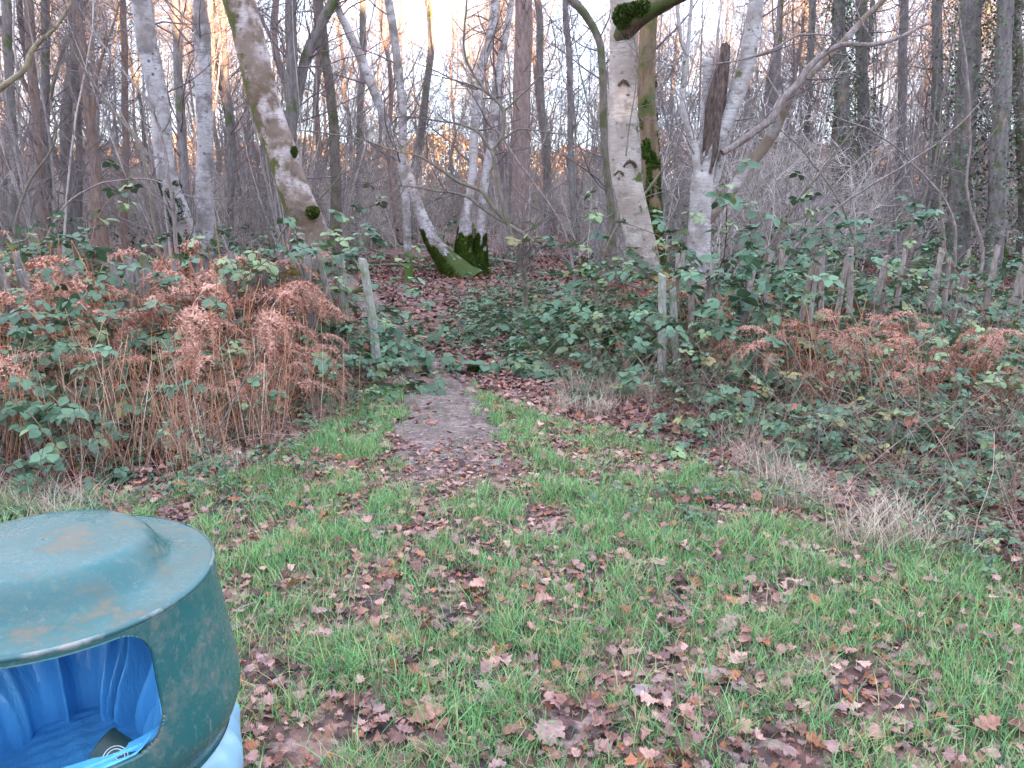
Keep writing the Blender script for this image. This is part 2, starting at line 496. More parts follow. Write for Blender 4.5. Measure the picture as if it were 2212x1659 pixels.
# ------------------------------------------------------------------ trees traced from the photograph
def trace(pts, Y, n=None, base=None, top=None):
    """pts: (x, y, width) in 2212 px units; Y: distance or list -> (n,4) world xyz+radius"""
    out = []
    for k, (x, y, wd) in enumerate(pts):
        yy = Y[k] if hasattr(Y, '__len__') else Y
        P = at(x * S22, y * S22, yy)
        dep = (P - CAM) @ FW
        out.append((*P, wd * S22 / F_PX * dep / 2))
    out = np.array(out)
    if base is not None:             # reach down to the soil
        lo = out[0] if out[0][2] < out[-1][2] else out[-1]
        b = np.array([lo[0] + base[0], lo[1] + base[1], -.06, lo[3] * base[2]])
        mid = (lo + b) / 2; mid[3] = lo[3] * (1 + (base[2] - 1) * .3)
        out = np.vstack([b, mid, out]) if out[0][2] < out[-1][2] else np.vstack([out, mid, b])
    if top is not None:
        d = nrm(out[-1][:3] - out[-2][:3])
        p = out[-1].copy(); ex = []
        for k in range(3):
            d = nrm(d + np.array([0, 0, .25]))
            p = p.copy(); p[:3] += d * top / 3; p[3] = out[-1][3] * (1 - .25 * (k + 1)); ex.append(p)
        out = np.vstack([out, ex])
    n = n or max(8, len(out) * 5)
    return resample(out, n)

def limb(name, parent, path, material, rng, K=14, rough=.035, lump=0, wig=0.0, cap=True):
    p = path.copy()
    if wig:
        n = rng.normal(0, 1, (len(p) + 4, 3)); n = (n[:-4] + n[1:-3] + n[2:-2] + n[3:-1] + n[4:]) / 2.2
        p[1:-1, :3] += n[1:-1] * wig
    mb = MB()
    tubes(mb, p[None, :, :3], p[None, :, 3], K, (1, 1, 1), rough=rough, rng=rng, cap=cap)
    return mb.build(name, material, parent, parent.location if parent else (0, 0, 0))

def twigs_on(parent, paths, rng, n=14, length=1.2, col=(.17, .13, .13), name='crown', sub=4, t0=.25, t1=1.0, rr=.22, ang=60, up=.08, rmin=.003):
    mb = MB()
    for p in paths:
        b, r = grow(rng, p[None, :, :3], np.minimum(p[None, :, 3], .07), n, t0, t1, length, ang, rr, 7, up, .13, rmin)
        tubes(mb, b, r, 4, col)
        b2, r2 = grow(rng, b, r, sub, .2, 1, length * .45, 50, .55, 5, up * .4, .14, rmin * .75)
        tubes(mb, b2, r2, 3, col)
        b3, r3 = grow(rng, b2, r2, 3, .2, 1, length * .22, 50, .7, 4, .03, .16, rmin * .6)
        tubes(mb, b3, r3, 3, col)
    return mb.build(name, M['twig'], parent, parent.location)

def moss_on(parent, p, zmax, n, rng, col=(.09, .14, .02), below=1.0):
    """moss fur on the lower part of a trunk, in ragged patches"""
    mb = MB(); k = np.where(p[:, 2] < zmax)[0]
    i = rng.choice(k[:-1] if len(k) > 1 else k, n * 2); f = rng.uniform(0, 1, (n * 2, 1)); q = p[i] * (1 - f) + p[i + 1] * f
    a = rng.uniform(0, 6.283, n * 2)
    zr = np.clip(1 - q[:, 2] / zmax, 0, 1)
    m = (vnoise(a * .5, q[:, 2] * 3, .35, int(n)) < .25 + .9 * zr); q = q[m]; a = a[m]; N = len(a)
    r = q[:, 3] * rng.uniform(.98, 1.06, N)
    pos = q[:, :3] + np.stack([np.cos(a) * r, np.sin(a) * r, a * 0], -1)
    tv = np.array([[-.5, 0, 0], [.5, 0, 0], [0, .3, 1.3]])
    scatter(mb, tv, [np.array([[0, 1, 2]])], pos, rotm(a - 1.57, rng.uniform(-1.3, .5, N), rng.uniform(-.6, .6, N)), rng.uniform(.015, .032, N), np.array(col) * rng.uniform(.45, 1.6, (N, 1)))
    return mb.build('moss', M['moss'], parent, parent.location)

def tree(name, label, cat, base, group=None):
    return empty(name, (base[0], base[1], 0), label, cat, group)

def moss_pad(parent, centre, r, n, rng, squash=(1, 1, 1), col=(.07, .085, .02), name='moss'):
    mb = MB()
    q = nrm(rng.normal(0, 1, (n, 3))) * np.array(squash) * r * rng.uniform(.75, 1.05, (n, 1))
    tv = np.array([[-.5, 0, 0], [.5, 0, 0], [0, 0, 1.4]])
    c = np.array(col) * rng.uniform(.5, 1.7, (n, 1))
    scatter(mb, tv, [np.array([[0, 1, 2]])], q + np.asarray(centre), rotm(rng.uniform(0, 6.3, n), rng.uniform(-1.2, 1.2, n), rng.uniform(-1, 1, n)),
            rng.uniform(.012, .026, n), c)
    return mb.build(name, M['moss'], parent, parent.location)

rng = np.random.default_rng(11)
# leaning mossy birch, left of the gap
mt = birch_mat('leaning_birch_bark', (.52, .43, .40), (.06, .045, .035), (.13, .085, .05), .47, (.085, .085, .02), .3, .1, ((-.9, -.1, .1), .26), .6, blots=.85)
p = trace([(704, 625, 70), (690, 573, 64), (677, 501, 66), (644, 430, 68), (605, 322, 64), (569, 215, 63), (542, 107, 63), (514, 0, 66), (492, -90, 64)], 8.2, 60, (.03, 0, 1.5), 4)
t = tree('birch_tree', 'thick leaning birch with mossy left side and peeling white bark left of the path', 'tree', p[0])
limb('trunk', t, p, mt, rng, 20, .03, wig=.006)
moss_pad(t, at(676 * S22, 460 * S22, 8.04), .055, 1500, rng)
moss_pad(t, at(636 * S22, 330 * S22, 8.1), .04, 500, rng, (.5, .8, 1.2), (.07, .10, .03))
twigs_on(t, [p], rng, 16, 1.6, t0=.55, rr=.25)

# two birches further left
mt = birch_mat('spotted_birch_bark', (.44, .40, .39), (.06, .05, .05), (.17, .145, .135), .52, (.055, .09, .025), 1.5, .22, None, .95)
for pts, Y, lab, mz in (
    ([(404, 560, 46), (397, 501, 42), (376, 430, 42), (365, 394, 42), (351, 322, 42), (341, 215, 41), (322, 107, 41), (307, 0, 41), (300, -60, 40)], 11.2, 'white birch with black spots and a dark mossy foot at far left of the thicket', 1),
    ([(452, 560, 40), (448, 480, 38), (444, 394, 36), (443, 322, 35), (438, 215, 35), (435, 107, 35), (438, 0, 36), (440, -60, 35)], 12.2, 'straight white birch with black collars just left of the leaning birch', 1)):
    p = trace(pts, Y, 50, (0, 0, 1.35), 5)
    t = tree('birch_tree', lab, 'tree', p[0])
    limb('trunk', t, p, mt, rng, 16, .03, wig=.012)
    twigs_on(t, [p], rng, 22, 1.7, t0=.3, rr=.2)
    if Y < 12:
        moss_on(t, p, 1.9, 7000, rng, (.055, .09, .025))

# centre group
mt = birch_mat('centre_birch_bark', (.56, .50, .48), (.065, .05, .05), (.18, .15, .13), .55, (.06, .085, .02), .75, .45, None, .85)
mt2 = birch_mat('slim_birch_bark', (.46, .41, .39), (.065, .05, .05), (.16, .14, .115), .52, (.07, .11, .02), .7, .5, None, .95)
p = trace([(884, 600, 20), (882, 543, 17), (878, 449, 18), (868, 374, 18), (866, 337, 18), (867, 225, 19), (855, 112, 18), (837, 0, 18), (830, -60, 17)], 14, 50, (0, 0, 1.3), 5)
t = tree('birch_tree', 'slim upright birch crossing in front of the curved leaning one', 'tree', p[0])
limb('trunk', t, p, mt2, rng, 12, .03, wig=.01); twigs_on(t, [p], rng, 18, 1.6, t0=.2, rr=.25)
p = trace([(985, 588, 66), (962, 561, 50), (934, 524, 34), (905, 449, 23), (880, 374, 21), (844, 299, 21), (821, 225, 21), (791, 150, 22), (754, 75, 18), (733, 19, 15), (722, -40, 13)], 15, 60, (.1, 0, 1.4), 3)
t = tree('birch_tree', 'white birch curving steeply left out of a mossy root', 'tree', p[0])
limb('trunk', t, p, mt, rng, 14, .03, wig=.01); twigs_on(t, [p], rng, 18, 1.6, t0=.25, rr=.25)
moss_on(t, p, .95, 9000, rng, (.085, .12, .02))
p = trace([(1004, 580, 52), (1002, 535, 38), (1009, 449, 21), (1022, 374, 19), (1022, 299, 19), (1029, 225, 22), (1040, 150, 20), (1061, 75, 20), (1070, 0, 18), (1078, -60, 16)], 15.3, 55, (0, 0, 1.3), 4)
p2 = trace([(1030, 580, 50), (1034, 540, 36), (1041, 487, 19), (1051, 374, 19), (1063, 300, 17), (1070, 225, 18), (1079, 150, 17), (1091, 75, 15), (1103, 0, 12), (1110, -60, 10)], 15.5, 55, (0, 0, 1.3), 4)
t = tree('birch_tree', 'pair of white birch stems rising from one green mossy stool', 'tree', (p[0] + p2[0]) / 2)
limb('trunk', t, p, mt, rng, 14, .03, wig=.01); limb('trunk', t, p2, mt, rng, 14, .03, wig=.01)
twigs_on(t, [p, p2], rng, 26, 1.8, t0=.2, rr=.25, sub=6)
moss_on(t, p, 1.0, 8000, rng); moss_on(t, p2, .9, 8000, rng)
# dark broad trunk behind
p = trace([(1119, 500, 38), (1121, 468, 36), (1126, 337, 37), (1129, 112, 38), (1130, 0, 36), (1130, -60, 34)], 21, 40, (0, 0, 1.25), 6)
t = tree('pine_tree', 'broad dark brown trunk standing upright behind the centre birches', 'tree', p[0])
limb('trunk', t, p, M['bark_brown'], rng, 14, .03, wig=.01); twigs_on(t, [p], rng, 26, 2.2, t0=.25, rr=.2)
# mossy trunk left of centre
p = trace([(726, 520, 28), (728, 449, 24), (724, 337, 23), (716, 225, 22), (703, 112, 22), (692, 0, 21), (686, -60, 20)], 16, 40, (0, 0, 1.4), 5)
t = tree('oak_tree', 'grey trunk with a mossy foot right of the leaning birch', 'tree', p[0])
limb('trunk', t, p, M['bark_moss'], rng, 12, .04, wig=.015); twigs_on(t, [p], rng, 24, 2., t0=.25, rr=.2)

# Y-shaped hazel in front of the centre birches
hz = bark_mat('hazel_bark', (.13, .105, .085), (.27, .22, .17), (.12, .14, .05), .25, 2)
Yh = 9.3
main = trace([(1132, 610, 12), (1129, 584, 11), (1117, 535, 11), (1097, 483, 10), (1076, 404, 9), (1063, 326, 9)], Yh, 30, (.02, 0, 1.4))
t = tree('hazel_tree', 'thin Y-shaped hazel spreading bare arms before the centre birches', 'tree', main[0])
limb('trunk', t, main, hz, rng, 8, .04, wig=.004)
arms = [trace(q, Yh, 34) for q in (
    [(1063, 326, 8), (1087, 292, 8), (1089, 243, 8), (1076, 221, 7), (1035, 180, 6), (1005, 120, 5), (1003, 60, 5), (1009, 0, 4), (1006, -50, 3)],
    [(1089, 243, 6), (1125, 206, 5), (1151, 180, 4), (1181, 150, 3), (1200, 100, 3), (1190, 40, 2.5)],
    [(1076, 221, 5), (1050, 200, 4), (1024, 187, 4), (980, 172, 3), (930, 160, 2)],
    [(1063, 326, 6), (1035, 288, 6), (994, 269, 5), (927, 258, 4), (889, 254, 3), (820, 250, 2)],
    [(1098, 485, 8), (1061, 442, 9), (1039, 412, 9), (994, 393, 8), (941, 359, 7), (897, 335, 6), (852, 326, 5), (788, 303, 4), (702, 288, 3), (640, 280, 2)],
    [(1097, 486, 6), (1046, 453, 6), (1001, 423, 5), (927, 410, 4), (889, 404, 3), (840, 400, 2)],
    [(1083, 300, 5), (1125, 279, 4), (1170, 285, 3), (1226, 292, 2)],
    [(1097, 486, 9), (1130, 505, 10), (1165, 540, 10)])]
for a in arms: limb('branch', t, a, hz, rng, 7, .04, wig=.004)
twigs_on(t, arms, rng, 14, .75, (.16, .125, .11), sub=6, t0=.3, rr=.5, rmin=.0022)

# big birch right of the path
mt = birch_mat('big_birch_bark', (.50, .42, .36), (.075, .055, .045), (.33, .27, .23), .52, (.07, .095, .02), .4, .1, ((.95, .1, .05), .12), .95)
Yb = 8.4
p = trace([(1402, 640, 80), (1396, 580, 68), (1376, 487, 62), (1359, 412, 61), (1350, 337, 66), (1344, 225, 63), (1346, 150, 61), (1348, 94, 64), (1349, 40, 60), (1338, 0, 44), (1330, -60, 40)], Yb, 66, (.06, 0, 1.35), 4)
t = tree('birch_tree', 'stout cream birch with a heavy mossy limb right of the path', 'tree', p[0])
limb('trunk', t, p, mt, rng, 22, .025, wig=.004)
lp = trace([(1340, 80, 40), (1357, 58, 42), (1376, 42, 36), (1413, 18, 34), (1440, 2, 32), (1475, -12, 30), (1560, -60, 26)], [8.35, 8.25, 8.2, 8.1, 8.05, 8.0, 7.8], 30, None, 2.5)
limb('branch', t, lp, bark_mat('limb_bark', (.07, .04, .028), (.15, .095, .065), (.05, .08, .015), .45), rng, 14, .05)
moss_pad(t, at(1352 * S22, 38 * S22, 8.2), .11, 3500, rng, (1.1, .6, 1.0), (.055, .085, .018))
moss_pad(t, at(1385 * S22, 20 * S22, 8.1), .09, 2000, rng, (1.5, .6, .7), (.055, .085, .018))
for (x, y, s) in ((1348, 180, 18), (1362, 355, 22), (1338, 375, 15)):   # old branch scars
    Pc = at(x * S22, y * S22, Yb - .155)
    a = np.linspace(0, 2 * math.pi, 20)[None]; rr_ = s * S22 / F_PX * 8.2 / 2
    ringp = np.stack([Pc[0] + np.cos(a) * rr_ * 1.2, Pc[1] + np.cos(a) ** 2 * .02 + a * 0, Pc[2] + np.abs(np.sin(a)) * rr_ * .7 - np.abs(np.cos(a)) * rr_ * .6], -1)
    mb = MB(); tubes(mb, ringp, np.full((1, 20), rr_ * .28), 6, (.10, .065, .045), rough=.2, rng=rng)
    mb.build('branch_scar', M['twig'], t, t.location)
sp = trace([(1352, 338, 4), (1360, 270, 3), (1372, 200, 2.5), (1378, 150, 2), (1395, 110, 1.5)], 8.15, 20)
limb('shoot', t, sp, hz, rng, 5, .05)
twigs_on(t, [lp, sp], rng, 8, .6, t0=.2, rr=.3)
# mossy trunk just behind it
p = trace([(1416, 600, 42), (1411, 449, 35), (1406, 337, 36), (1401, 225, 38), (1402, 75, 37), (1404, 0, 36), (1404, -60, 34)], 10.6, 44, (.02, 0, 1.3), 5)
t = tree('oak_tree', 'ochre and moss covered trunk close behind the big cream birch', 'tree', p[0])
limb('trunk', t, p, bark_mat('ochre_mossy_bark', (.13, .085, .05), (.25, .17, .10), (.065, .09, .02), .3), rng, 16, .04, wig=.008)
moss_on(t, p, 3.0, 9000, rng, (.07, .12, .02)); twigs_on(t, [p], rng, 16, 1.4, t0=.3)
# olive curving trunk left of the big birch
p = trace([(1322, 560, 22), (1318, 449, 18), (1309, 337, 17), (1303, 262, 17), (1301, 150, 17), (1290, 75, 17), (1263, 30, 18), (1237, 0, 18), (1200, -40, 16)], 12.5, 44, (0, 0, 1.3), 3)
t = tree('oak_tree', 'olive grey trunk bending left at the top beside the big cream birch', 'tree', p[0])
limb('trunk', t, p, M['bark_moss'], rng, 12, .04, wig=.01); twigs_on(t, [p], rng, 26, 1.8, t0=.2)

# multi-stemmed birch with broken snag
mg = birch_mat('many_stemmed_birch_bark', (.52, .47, .44), (.07, .055, .05), (.30, .26, .24), .55, (.09, .11, .02), .35, .2, None, .8)
mg2 = birch_mat('mossy_low_stem_bark', (.36, .31, .29), (.08, .055, .04), (.18, .125, .08), .46, (.10, .115, .02), .3, .1, ((-.3, 0, .9), .10), .5)
Yg = 8.5
foot = trace([(1500, 640, 58), (1508, 543, 50), (1512, 500, 48), (1516, 455, 48), (1517, 410, 50), (1516, 372, 44)], Yg, 34, (0, 0, 1.25))
t = tree('birch_tree', 'many-stemmed white birch with a split dead snag behind the bramble', 'tree', foot[0])
limb('trunk', t, foot, mg, rng, 18, .04)
stems = [trace([(1508, 410, 22), (1505, 356, 20), (1501, 312, 17), (1490, 285, 15), (1475, 225, 13), (1479, 150, 13), (1483, 118, 12)], Yg - .03, 34),
         trace([(1520, 420, 34), (1528, 356, 36), (1550, 299, 38), (1578, 240, 36), (1598, 185, 38), (1610, 150, 38), (1623, 75, 36), (1634, 0, 34), (1640, -60, 33)], Yg, 50, None, 4),
         trace([(1530, 420, 26), (1548, 370, 24), (1560, 320, 22), (1580, 270, 20), (1592, 215, 18)], Yg + .10, 30),
         trace([(1483, 120, 8), (1473, 94, 8), (1468, 50, 8), (1463, 0, 8), (1460, -60, 7)], Yg - .03, 20, None, 2),
         trace([(1484, 120, 8), (1488, 86, 9), (1491, 40, 8), (1493, 0, 8), (1493, -60, 7)], Yg - .05, 20, None, 2),
         trace([(1518, 400, 22), (1520, 330, 22), (1521, 270, 20), (1527, 190, 21), (1528, 127, 21)], Yg + .12, 30)]
for s_ in stems: limb('stem', t, s_, mg, rng, 14, .035, wig=.003)
low = trace([(1520, 490, 24), (1542, 457, 26), (1584, 404, 28), (1625, 352, 26), (1662, 299, 26), (1692, 240, 23), (1722, 187, 18), (1763, 150, 15), (1816, 97, 14), (1872, 34, 13), (1906, 0, 12), (1950, -50, 11)], [Yg, Yg, Yg, Yg + .1, Yg + .15, Yg + .1, Yg + .1, Yg + .2, Yg + .2, Yg + .3, Yg + .3, Yg + .4], 60, None, 2)
limb('stem', t, low, mg2, rng, 14, .05, wig=.005)
bb = bark_mat('branch_bark', (.17, .12, .10), (.36, .30, .28), moss_amt=0, sc=2)
br = [trace(q, Yg - .1, 40) for q in (
    [(1560, 330, 16), (1580, 318, 17), (1629, 284, 18), (1666, 258, 17), (1692, 213, 16), (1722, 187, 16), (1763, 131, 14), (1816, 97, 12), (1891, 97, 10), (1947, 79, 9), (2007, 49, 7)],
    [(1971, 66, 5), (1985, 30, 4), (2003, 0, 4), (2010, -60, 3)],
    [(1816, 97, 5), (1790, 76, 4), (1730, 77, 5), (1697, 92, 4), (1647, 116, 4), (1591, 131, 3), (1500, 145, 2)],
    [(1654, 262, 8), (1672, 264, 6), (1682, 257, 5), (1680, 250, 5)],
    [(1891, 97, 4), (1870, 60, 3), (1840, 0, 3), (1830, -40, 2)])]
for b_ in br: limb('branch', t, b_, bb, rng, 9, .06, wig=.004)
# the snag: hollow broken stem
mb = MB()
sn = trace([(1528, 375, 22), (1536, 330, 32), (1541, 280, 34), (1546, 225, 36), (1555, 175, 32), (1562, 140, 26), (1567, 118, 18)], Yg - .04, 30)
K = 18; a = np.arange(K) * 2 * math.pi / K
ringv = []
for i, q in enumerate(sn):
    rad = q[3] * (1 + .18 * np.sin(a * 5 + 1) + .10 * np.sin(a * 9 + i * .15))
    groove = 1 - .55 * np.exp(-((a - 4.2) / .5) ** 2)
    zz = q[2] + (rng.uniform(-.02, .14, K) * (i == len(sn) - 1))
    ringv.append(np.stack([q[0] + np.cos(a) * rad * groove, q[1] + np.sin(a) * rad * groove, zz + a * 0], -1))
ringv = np.array(ringv)
ii = np.arange(len(sn) - 1)[:, None] * K; kk = np.arange(K)[None]
mb.add(ringv.reshape(-1, 3), [np.stack([ii + kk, ii + (kk + 1) % K, ii + K + (kk + 1) % K, ii + K + kk], -1).reshape(-1, 4), np.arange(K)[None] + (len(sn) - 1) * K])
mb.build('snag', bark_mat('rotten_wood', (.05, .035, .03), (.20, .14, .115), moss_amt=0, sc=2.4), t, t.location)
twigs_on(t, [stems[1], stems[0]], rng, 16, .8, t0=.1, rr=.12, ang=50)
twigs_on(t, br[:3] + [low], rng, 9, .9, t0=.3, rr=.3)

# tree out of frame at the left whose bough hangs into the view
tr = resample(np.array([(-4.3, 5.2, -.05, .13), (-4.35, 5.25, 1.5, .11), (-4.3, 5.3, 3.0, .10), (-4.1, 5.3, 5.0, .08), (-4.1, 5.2, 7.5, .05)]), 30)
t = tree('birch_tree', 'birch just outside the left edge reaching a bough coloured sunlit yellow into view', 'tree', tr[0])
limb('trunk', t, tr, M['bark_pale'], rng, 12, .04)
s0 = np.array([[-4.33, 5.25, 1.9, .05], [-4.0, 5.25, 2.12, .04]])
bo = np.vstack([s0, trace([(-40, 205, 14), (0, 193, 12), (21, 175, 12), (54, 154, 12), (72, 111, 11), (118, 61, 8), (140, 30, 7), (156, 0, 5), (165, -40, 4)], 5.2, 26)])
bo = resample(bo[np.argsort(bo[:, 0])], 40)
limb('branch', t, bo, bark_mat('sunlit_bough_bark', (.20, .16, .10), (.38, .32, .21), moss_amt=0, sc=2), rng, 8, .08, wig=.004)  # yellow glow of the low sun is put into this bark colour
twigs_on(t, [bo, tr], rng, 6, .6, t0=.3, rr=.3)

# right-hand mid-distance trunks, several clad in ivy; left-hand ones plain
def ivy(parent, p, rng, n, spread=1.25, t0=0, t1=1, name='ivy'):
    mb = MB()
    i = rng.integers(int(t0 * (len(p) - 1)), max(1, int(t1 * (len(p) - 1))), n)
    f = rng.uniform(0, 1, (n, 1)); q = p[i] * (1 - f) + p[np.minimum(i + 1, len(p) - 1)] * f
    a = rng.uniform(0, 6.283, n); cl = .6 + 1.2 * vnoise(q[:, 2] * 2, a * 2, .8, 5)
    r = q[:, 3] * rng.uniform(1, 1 + spread, n) * cl
    pos = q[:, :3] + np.stack([np.cos(a) * r, np.sin(a) * r, a * 0], -1)
    tv = np.array([[0, 0, 0], [-.5, .5, .06], [0, 1, -.1], [.5, .5, .06]])
    c = np.array((.085, .12, .06)) * rng.uniform(.5, 1.6, (n, 1))
    scatter(mb, tv, [np.array([[0, 1, 2, 3]])], pos, rotm(a - 1.57, rng.uniform(-1.6, .3, n), rng.uniform(-.6, .6, n)), rng.uniform(.035, .065, n), c)
    return mb.build(name, M['ivy'], parent, parent.location)

MID = [  # x at y=500, x at y=0, width, distance, bark, ivy, label   (2212 px units)
 (1828, 1812, 30, 17, 'bark_grey', 1, 'ivy-clad trunk behind the long right-hand branch'),
 (1866, 1862, 28, 18, 'bark_grey', .7, 'grey trunk wearing ivy right beside a thicker ivy-clad one'),
 (1936, 1955, 20, 19, 'bark_grey', 0, 'slender grey trunk standing in the bright gap at right'),
 (2010, 2032, 24, 17, 'bark_grey', .2, 'straight grey trunk right of the bright gap'),
 (2070, 2100, 46, 15, 'bark_grey', 1, 'thick dark ivy trunk leaning near the right edge'),
 (2150, 2172, 36, 14.5, 'bark_grey', .5, 'broad grey trunk close to the right edge of the wood'),
 (2215, 2190, 24, 16, 'bark_moss', .4, 'mossy trunk at the very right edge'),
 (1745, 1752, 16, 20, 'bark_grey', .3, 'thin grey trunk behind the low mossy birch stem'),
 (1240, 1222, 14, 18, 'bark_grey', 0, 'thin grey trunk midway between dark trunk and big birch'),
 (1185, 1160, 16, 22, 'bark_grey', 0, 'pale trunk just right of the broad dark one'),
 (97, 55, 22, 17, 'bark_orange', 0, 'reddish trunk curving up at the far left'),
 (100, 95, 20, 18, 'bark_grey', 0, 'grey trunk crossing the reddish one at far left'),
 (28, 14, 20, 16, 'bark_grey', 0, 'dark trunk at the very left edge'),
 (175, 150, 14, 20, 'bark_grey', 0, 'thin trunk between left edge and spotted birch'),
 (270, 266, 15, 19, 'bark_orange', 0, 'orange brown trunk left of the spotted birch'),
 (400, 372, 22, 14, 'bark_grey', 0, 'dark grey trunk between the two white birches'),
 (500, 480, 14, 17, 'bark_grey', 0, 'thin trunk in front of the leaning birch foot'),
 (632, 623, 26, 14.5, 'bark_grey', .0, 'upright grey trunk behind the leaning birch'),
 (690, 684, 14, 21, 'bark_orange', 0, 'orange tinged trunk right of the leaning birch'),
 (772, 790, 15, 22, 'bark_grey', 0, 'thin grey trunk left of the curved birch'),
 (1665, 1690, 15, 22, 'bark_grey', 0, 'thin trunk seen through the long right branch'),
]
for (xb, xt, wd, Y, bk, iv, lab) in MID:
    b = at(xb * S22, 500 * S22, Y)
    n = 7; ys = np.linspace(500, -60, n)
    p = trace([(xb + (xt - xb) * (k / (n - 1)) ** 1.1 + rng.normal(0, 2.0), y, wd * (1 - .12 * k / n)) for k, y in enumerate(ys)], Y, 36, (0, 0, 1.3), 5)
    t = tree('ivy_clad_tree' if iv >= .5 else 'bare_tree', lab, 'tree', p[0])
    limb('trunk', t, p, M[bk], rng, 10, .05, wig=.015)
    if iv: ivy(t, p, rng, int(6500 * iv), 1.2)
    twigs_on(t, [p], rng, 36, 2.2, t0=.12, rr=.2, ang=58, sub=6)
# forked leaning trunk left of centre top
p = trace([(626, 300, 22), (640, 225, 22), (660, 130, 24), (690, 60, 24), (722, 0, 22), (740, -40, 20)], 14.7, 30, None, 3)
t = tree('bare_tree', 'grey trunk forking up and to the right behind the leaning birch', 'tree', trace([(626, 500, 22)], 14.7, 8)[0] if False else (*at(622 * S22, 500 * S22, 14.9)[:2], 0))
q = trace([(622, 500, 24), (624, 400, 23), (626, 300, 22)], 14.7, 16, (0, 0, 1.3))
limb('trunk', t, q, M['bark_grey'], rng, 10, .05); limb('branch', t, p, M['bark_grey'], rng, 10, .05); twigs_on(t, [p], rng, 22, 1.8, t0=.1)

# ------------------------------------------------------------------ background wood (copied prototypes)
LAND = [(-40, 'beyond the left edge'), (60, 'at the far left of the wood'), (145, 'behind the spotted birch'), (205, 'behind the straight white birch'),
        (280, 'behind the leaning birch'), (345, 'behind the end post of the fence'), (405, 'behind the slim upright birch'), (470, 'behind the twin birch stems'),
        (525, 'behind the broad dark trunk'), (580, 'left of the big cream birch'), (640, 'behind the big cream birch'), (710, 'behind the many-stemmed birch'),
        (790, 'behind the long low branch'), (860, 'behind the ivy trunks'), (930, 'in the bright gap at right'), (1000, 'behind the right paling fence'), (1100, 'beyond the right edge')]
def where(x, y):
    px = project((x, y, 1.0))[0]
    return min(LAND, key=lambda q: abs(q[0] - px))[1]
def far_word(y): return 'nearer' if y < 19 else ('mid-distance' if y < 28 else ('farther' if y < 38 else 'very distant'))

def copy_thing(root, loc, rz, s, label, group):
    r = root.copy(); COL.objects.link(r)
    r.location = loc; r.rotation_euler = (0, 0, rz); r.scale = (s, s, s) if not hasattr(s, '__len__') else s
    r['label'] = label; r['group'] = group
    for ch in root.children:
        c = ch.copy(); COL.objects.link(c); c.parent = r
        for g_ in ch.children:
            d = g_.copy(); COL.objects.link(d); d.parent = c
    return r

PURP = (.23, .195, .185)
def proto_tree(i):
    rng = np.random.default_rng(100 + i)
    t = empty('bare_tree', (0, 0, 0), cat='tree')
    H = rng.uniform(9.5, 13); r0 = rng.uniform(.055, .13)
    n = 12; z = np.linspace(-.1, H, n)
    off = np.cumsum(rng.normal(0, .10, (n, 2)), 0) + rng.normal(0, .06, 2) * z[:, None]; off -= off[0]
    rad = r0 * np.linspace(1.1, .25, n); rad[0] *= 1.3
    p = resample(np.column_stack([off, z, rad]), 30)
    mb = MB(); tubes(mb, p[None, :, :3], p[None, :, 3], 9, rough=.05, rng=rng)
    forks, fr = grow(rng, p[None, :, :3], p[None, :, 3], 3, .2, .6, 5.5, 22, .6, 10, .12, .06, .01, .2, .2)
    tubes(mb, forks, fr, 6)
    bk = ['bark_grey', 'bark_grey', 'bark_brown', 'bark_moss', 'bark_orange', 'bark_grey', 'bark_pale', 'bark_brown'][i % 8]
    mb.build('trunk', M[bk], t)
    mb = MB()
    allp = np.concatenate([resample(p, 10)[None, :, :3], forks]); allr = np.concatenate([resample(p, 10)[None, :, 3], fr])
    b, r = grow(rng, allp, np.minimum(allr, .06), 30, .1, 1, 2.5, 58, .28, 7, .05, .14, .005)
    tubes(mb, b, r, 4, PURP)
    b2, r2 = grow(rng, b, r, 9, .15, 1, 1.05, 50, .5, 5, .04, .15, .0034); tubes(mb, b2, r2, 3, PURP)
    b3, r3 = grow(rng, b2, r2, 4, .2, 1, .45, 50, .7, 4, .02, .16, .0026); tubes(mb, b3, r3, 3, PURP)
    mb.build('crown', M['twig'], t)
    return t, ['slender grey', 'straight grey', 'brown barked', 'moss tinted', 'orange brown', 'crooked grey', 'pale barked', 'dark brown'][i % 8]

def proto_coppice(i):
    rng = np.random.default_rng(300 + i)
    t = empty('hazel_coppice', (0, 0, 0), cat='shrub')
    n = int(rng.integers(9, 16))
    a = rng.uniform(0, 6.283, n); lean = np.abs(rng.normal(0, .22, n)) + .03
    d = nrm(np.stack([np.cos(a) * lean, np.sin(a) * lean, np.ones(n)], -1))
    P = 12; pts = np.zeros((n, P, 3)); pts[:, 0] = np.stack([np.cos(a) * .15, np.sin(a) * .15, a * 0 - .05], -1)
    L = rng.uniform(3.5, 7.5, n)
    for k in range(1, P):
        d = nrm(d + rng.normal(0, .05, (n, 3)) + np.array([0, 0, .02])); pts[:, k] = pts[:, k - 1] + d * (L / (P - 1))[:, None]
    r0 = rng.uniform(.010, .030, n); rad = r0[:, None] * np.linspace(1, .25, P)[None]
    mb = MB(); tubes(mb, pts, rad, 6, np.array((.36, .31, .28)) * rng.uniform(.6, 1.4, (n, 1)))
    mb.build('stem', M['twig'], t)
    mb = MB()
    b, r = grow(rng, pts, rad, 11, .12, 1, 1.25, 42, .5, 6, .08, .11, .0042); tubes(mb, b, r, 4, PURP)
    b2, r2 = grow(rng, b, r, 7, .15, 1, .65, 48, .6, 5, .04, .14, .0030); tubes(mb, b2, r2, 3, PURP)
    b3, r3 = grow(rng, b2, r2, 2, .2, 1, .28, 45, .7, 4, .02, .16, .0028); tubes(mb, b3, r3, 3, PURP)
    mb.build('crown', M['twig'], t)
    return t

